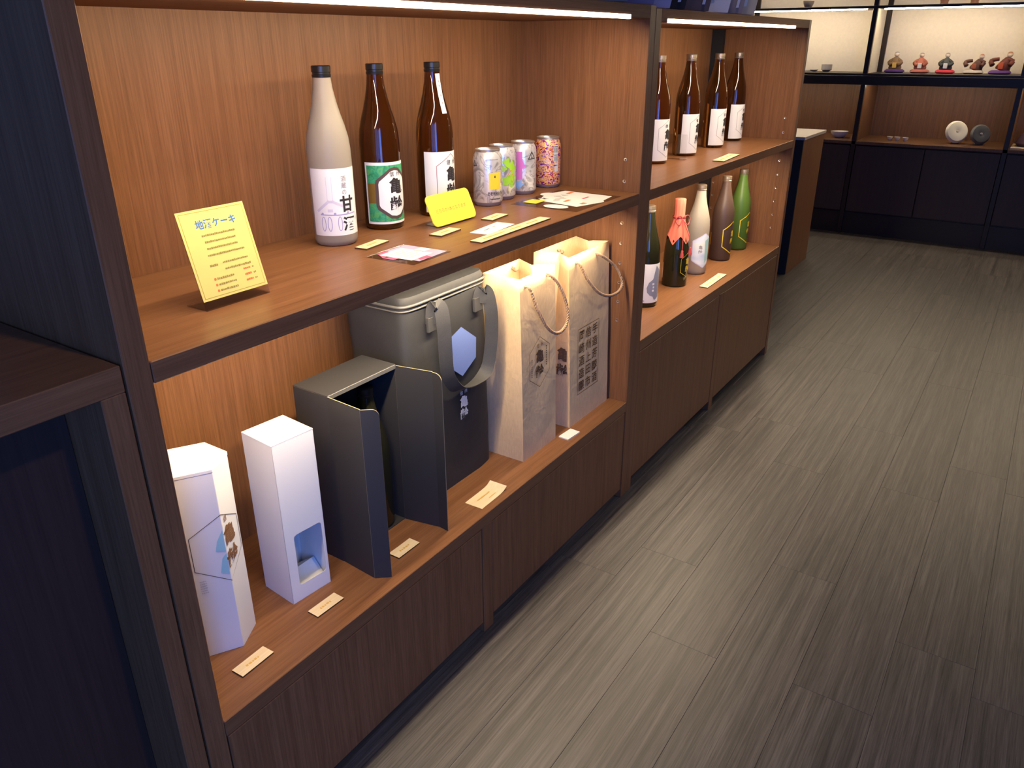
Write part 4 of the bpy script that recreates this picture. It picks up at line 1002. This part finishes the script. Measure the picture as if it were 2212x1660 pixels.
doll('seated doll figurine in pink robe on a red and grey cushion', 0.003, cm('pink_robe', (0.42, 0.13, 0.09)), cm('red_grey_cushion', (0.42, 0.13, 0.10)), M['paper'])
doll('seated doll figurine in black robe on a red cushion', -0.142, cm('black_robe', (0.05, 0.055, 0.06)), cm('red_cushion', (0.55, 0.03, 0.06)), M['paper'])
doll('leaning doll figurine in brown robe on a white cushion', -0.298, cm('brown_robe', (0.11, 0.045, 0.035)), cm('white_cushion', (0.62, 0.55, 0.50)), cm('rust_sash', (0.40, 0.12, 0.06)), 1.0, 0.35, True)
doll('leaning doll figurine in red and black robe on a violet cushion', -0.440, cm('red_black_robe', (0.13, 0.03, 0.022)), cm('violet_cushion', (0.10, 0.03, 0.22)), cm('red_sash', (0.55, 0.10, 0.04)), 1.12, 0.35, True)
def vessel(name, label, cat, x, y, z, prof, mat, foot=None):
    t = empty(name, (x, y, z)); tag(t, label, cat); lathe('body', prof, mat, t, 28, True, False)
    lathe('foot_ring', [(prof[0][0] * 0.9, -0.0), (prof[0][0] * 1.05, 0.003)], foot or mat, t, 24, True, False); return t
def bowl_prof(r, h, rf): return [(rf, 0.003), (r * 0.7, h * 0.25), (r * 0.93, h * 0.65), (r, h), (r * 0.95, h), (r * 0.88, h * 0.65), (r * 0.6, h * 0.25), (rf * 0.5, 0.008)]
vessel('ceramic_cup', 'grey ceramic cup next to the seated dolls', 'cup', 5.40, 0.572, ZS, [(0.020, 0.003), (0.034, 0.012), (0.034, 0.045), (0.031, 0.045), (0.030, 0.012), (0.01, 0.008)], M['ceramicgrey'])
vessel('small_dish', 'low beige dish under the grey ceramic cup', 'dish', 5.39, 0.650, ZS, bowl_prof(0.026, 0.012, 0.012), M['ceramic'])
vessel('tea_bowl', 'beige tea bowl alone on the highest visible shelf', 'bowl', 5.35, 0.734, ZU, bowl_prof(0.035, 0.045, 0.018), M['ceramic'])
vessel('clay_pot', 'terracotta pot above the black-robed doll', 'pot', 5.35, -0.069, ZU, bowl_prof(0.030, 0.060, 0.024), M['terracotta'])
vessel('clay_pot', 'terracotta pot above the leaning brown-robed doll', 'pot', 5.35, -0.231, ZU, bowl_prof(0.030, 0.060, 0.024), M['terracotta'])
vessel('serving_bowl', 'wide cream bowl in the wooden niche by the service counter', 'bowl', 5.33, 0.410, ZN, bowl_prof(0.056, 0.042, 0.024), M['stoneW'], M['ceramicgrey'])
for y, lab in ((0.092, 'tiny pale cup farthest from the two discs'), (0.047, 'tiny pale cup in the middle of a row of three'), (-0.002, 'tiny pale cup nearest the white disc')):
    vessel('tiny_cup', lab, 'cup', 5.33, y, ZN, bowl_prof(0.018, 0.024, 0.009), M['stoneW'])
for y, m_, lab, r_ in ((-0.285, 'stoneW', 'round white disc ornament propped upright in the wooden niche', 0.068), (-0.418, 'stoneG', 'round slate grey disc ornament propped upright in the wooden niche', 0.060)):
    t = empty('disc_ornament', (5.34, y, ZN)); tag(t, lab, 'ornament')
    e = lathe('disc', [(0.003, 0.010), (r_ * 0.12, 0.012), (r_ * 0.5, 0.019), (r_ * 0.85, 0.016), (r_, 0.0), (r_ * 0.85, -0.014), (r_ * 0.4, -0.018), (0.003, -0.018)], M[m_], t, 40)
    e.location = (0.0, 0, r_ * 0.97 + 0.006); e.rotation_euler = (0, math.radians(-72), math.radians(28))
    bt = lathe('centre_button', [(0.008, 0.011), (0.007, 0.016), (0.002, 0.018)], M['ceramic'], e, 14)
    bm = bmesh.new(); bm_box(bm, 0.012, 0.060, -0.022, 0.022, 0.0, 0.004); bm_box(bm, 0.040, 0.046, -0.022, 0.022, 0.004, 0.055)
    from_bm('easel', bm, M['dark_frame'], t)
t = empty('cloth_bundle', (5.32, -0.70, ZN)); tag(t, 'plum cloth bundle on a pale tray beyond the shelving post', 'cloth')
soft_body('bundle', [(0.012, 0.05, 0.075, 0, 0), (0.03, 0.065, 0.085, 0, 0), (0.07, 0.055, 0.07, 0, 0), (0.10, 0.03, 0.035, 0, 0.01), (0.115, 0.012, 0.012, 0, 0.01)], cm('plum_cloth', (0.16, 0.10, 0.13)), t, 32, 2.6, 0.012)
t2 = box('wooden_tray', 5.19, 5.44, -0.84, -0.598, ZN, ZN + 0.011, M['tagwood']); tag(t2, 'pale wooden tray under the plum cloth bundle', 'tray')
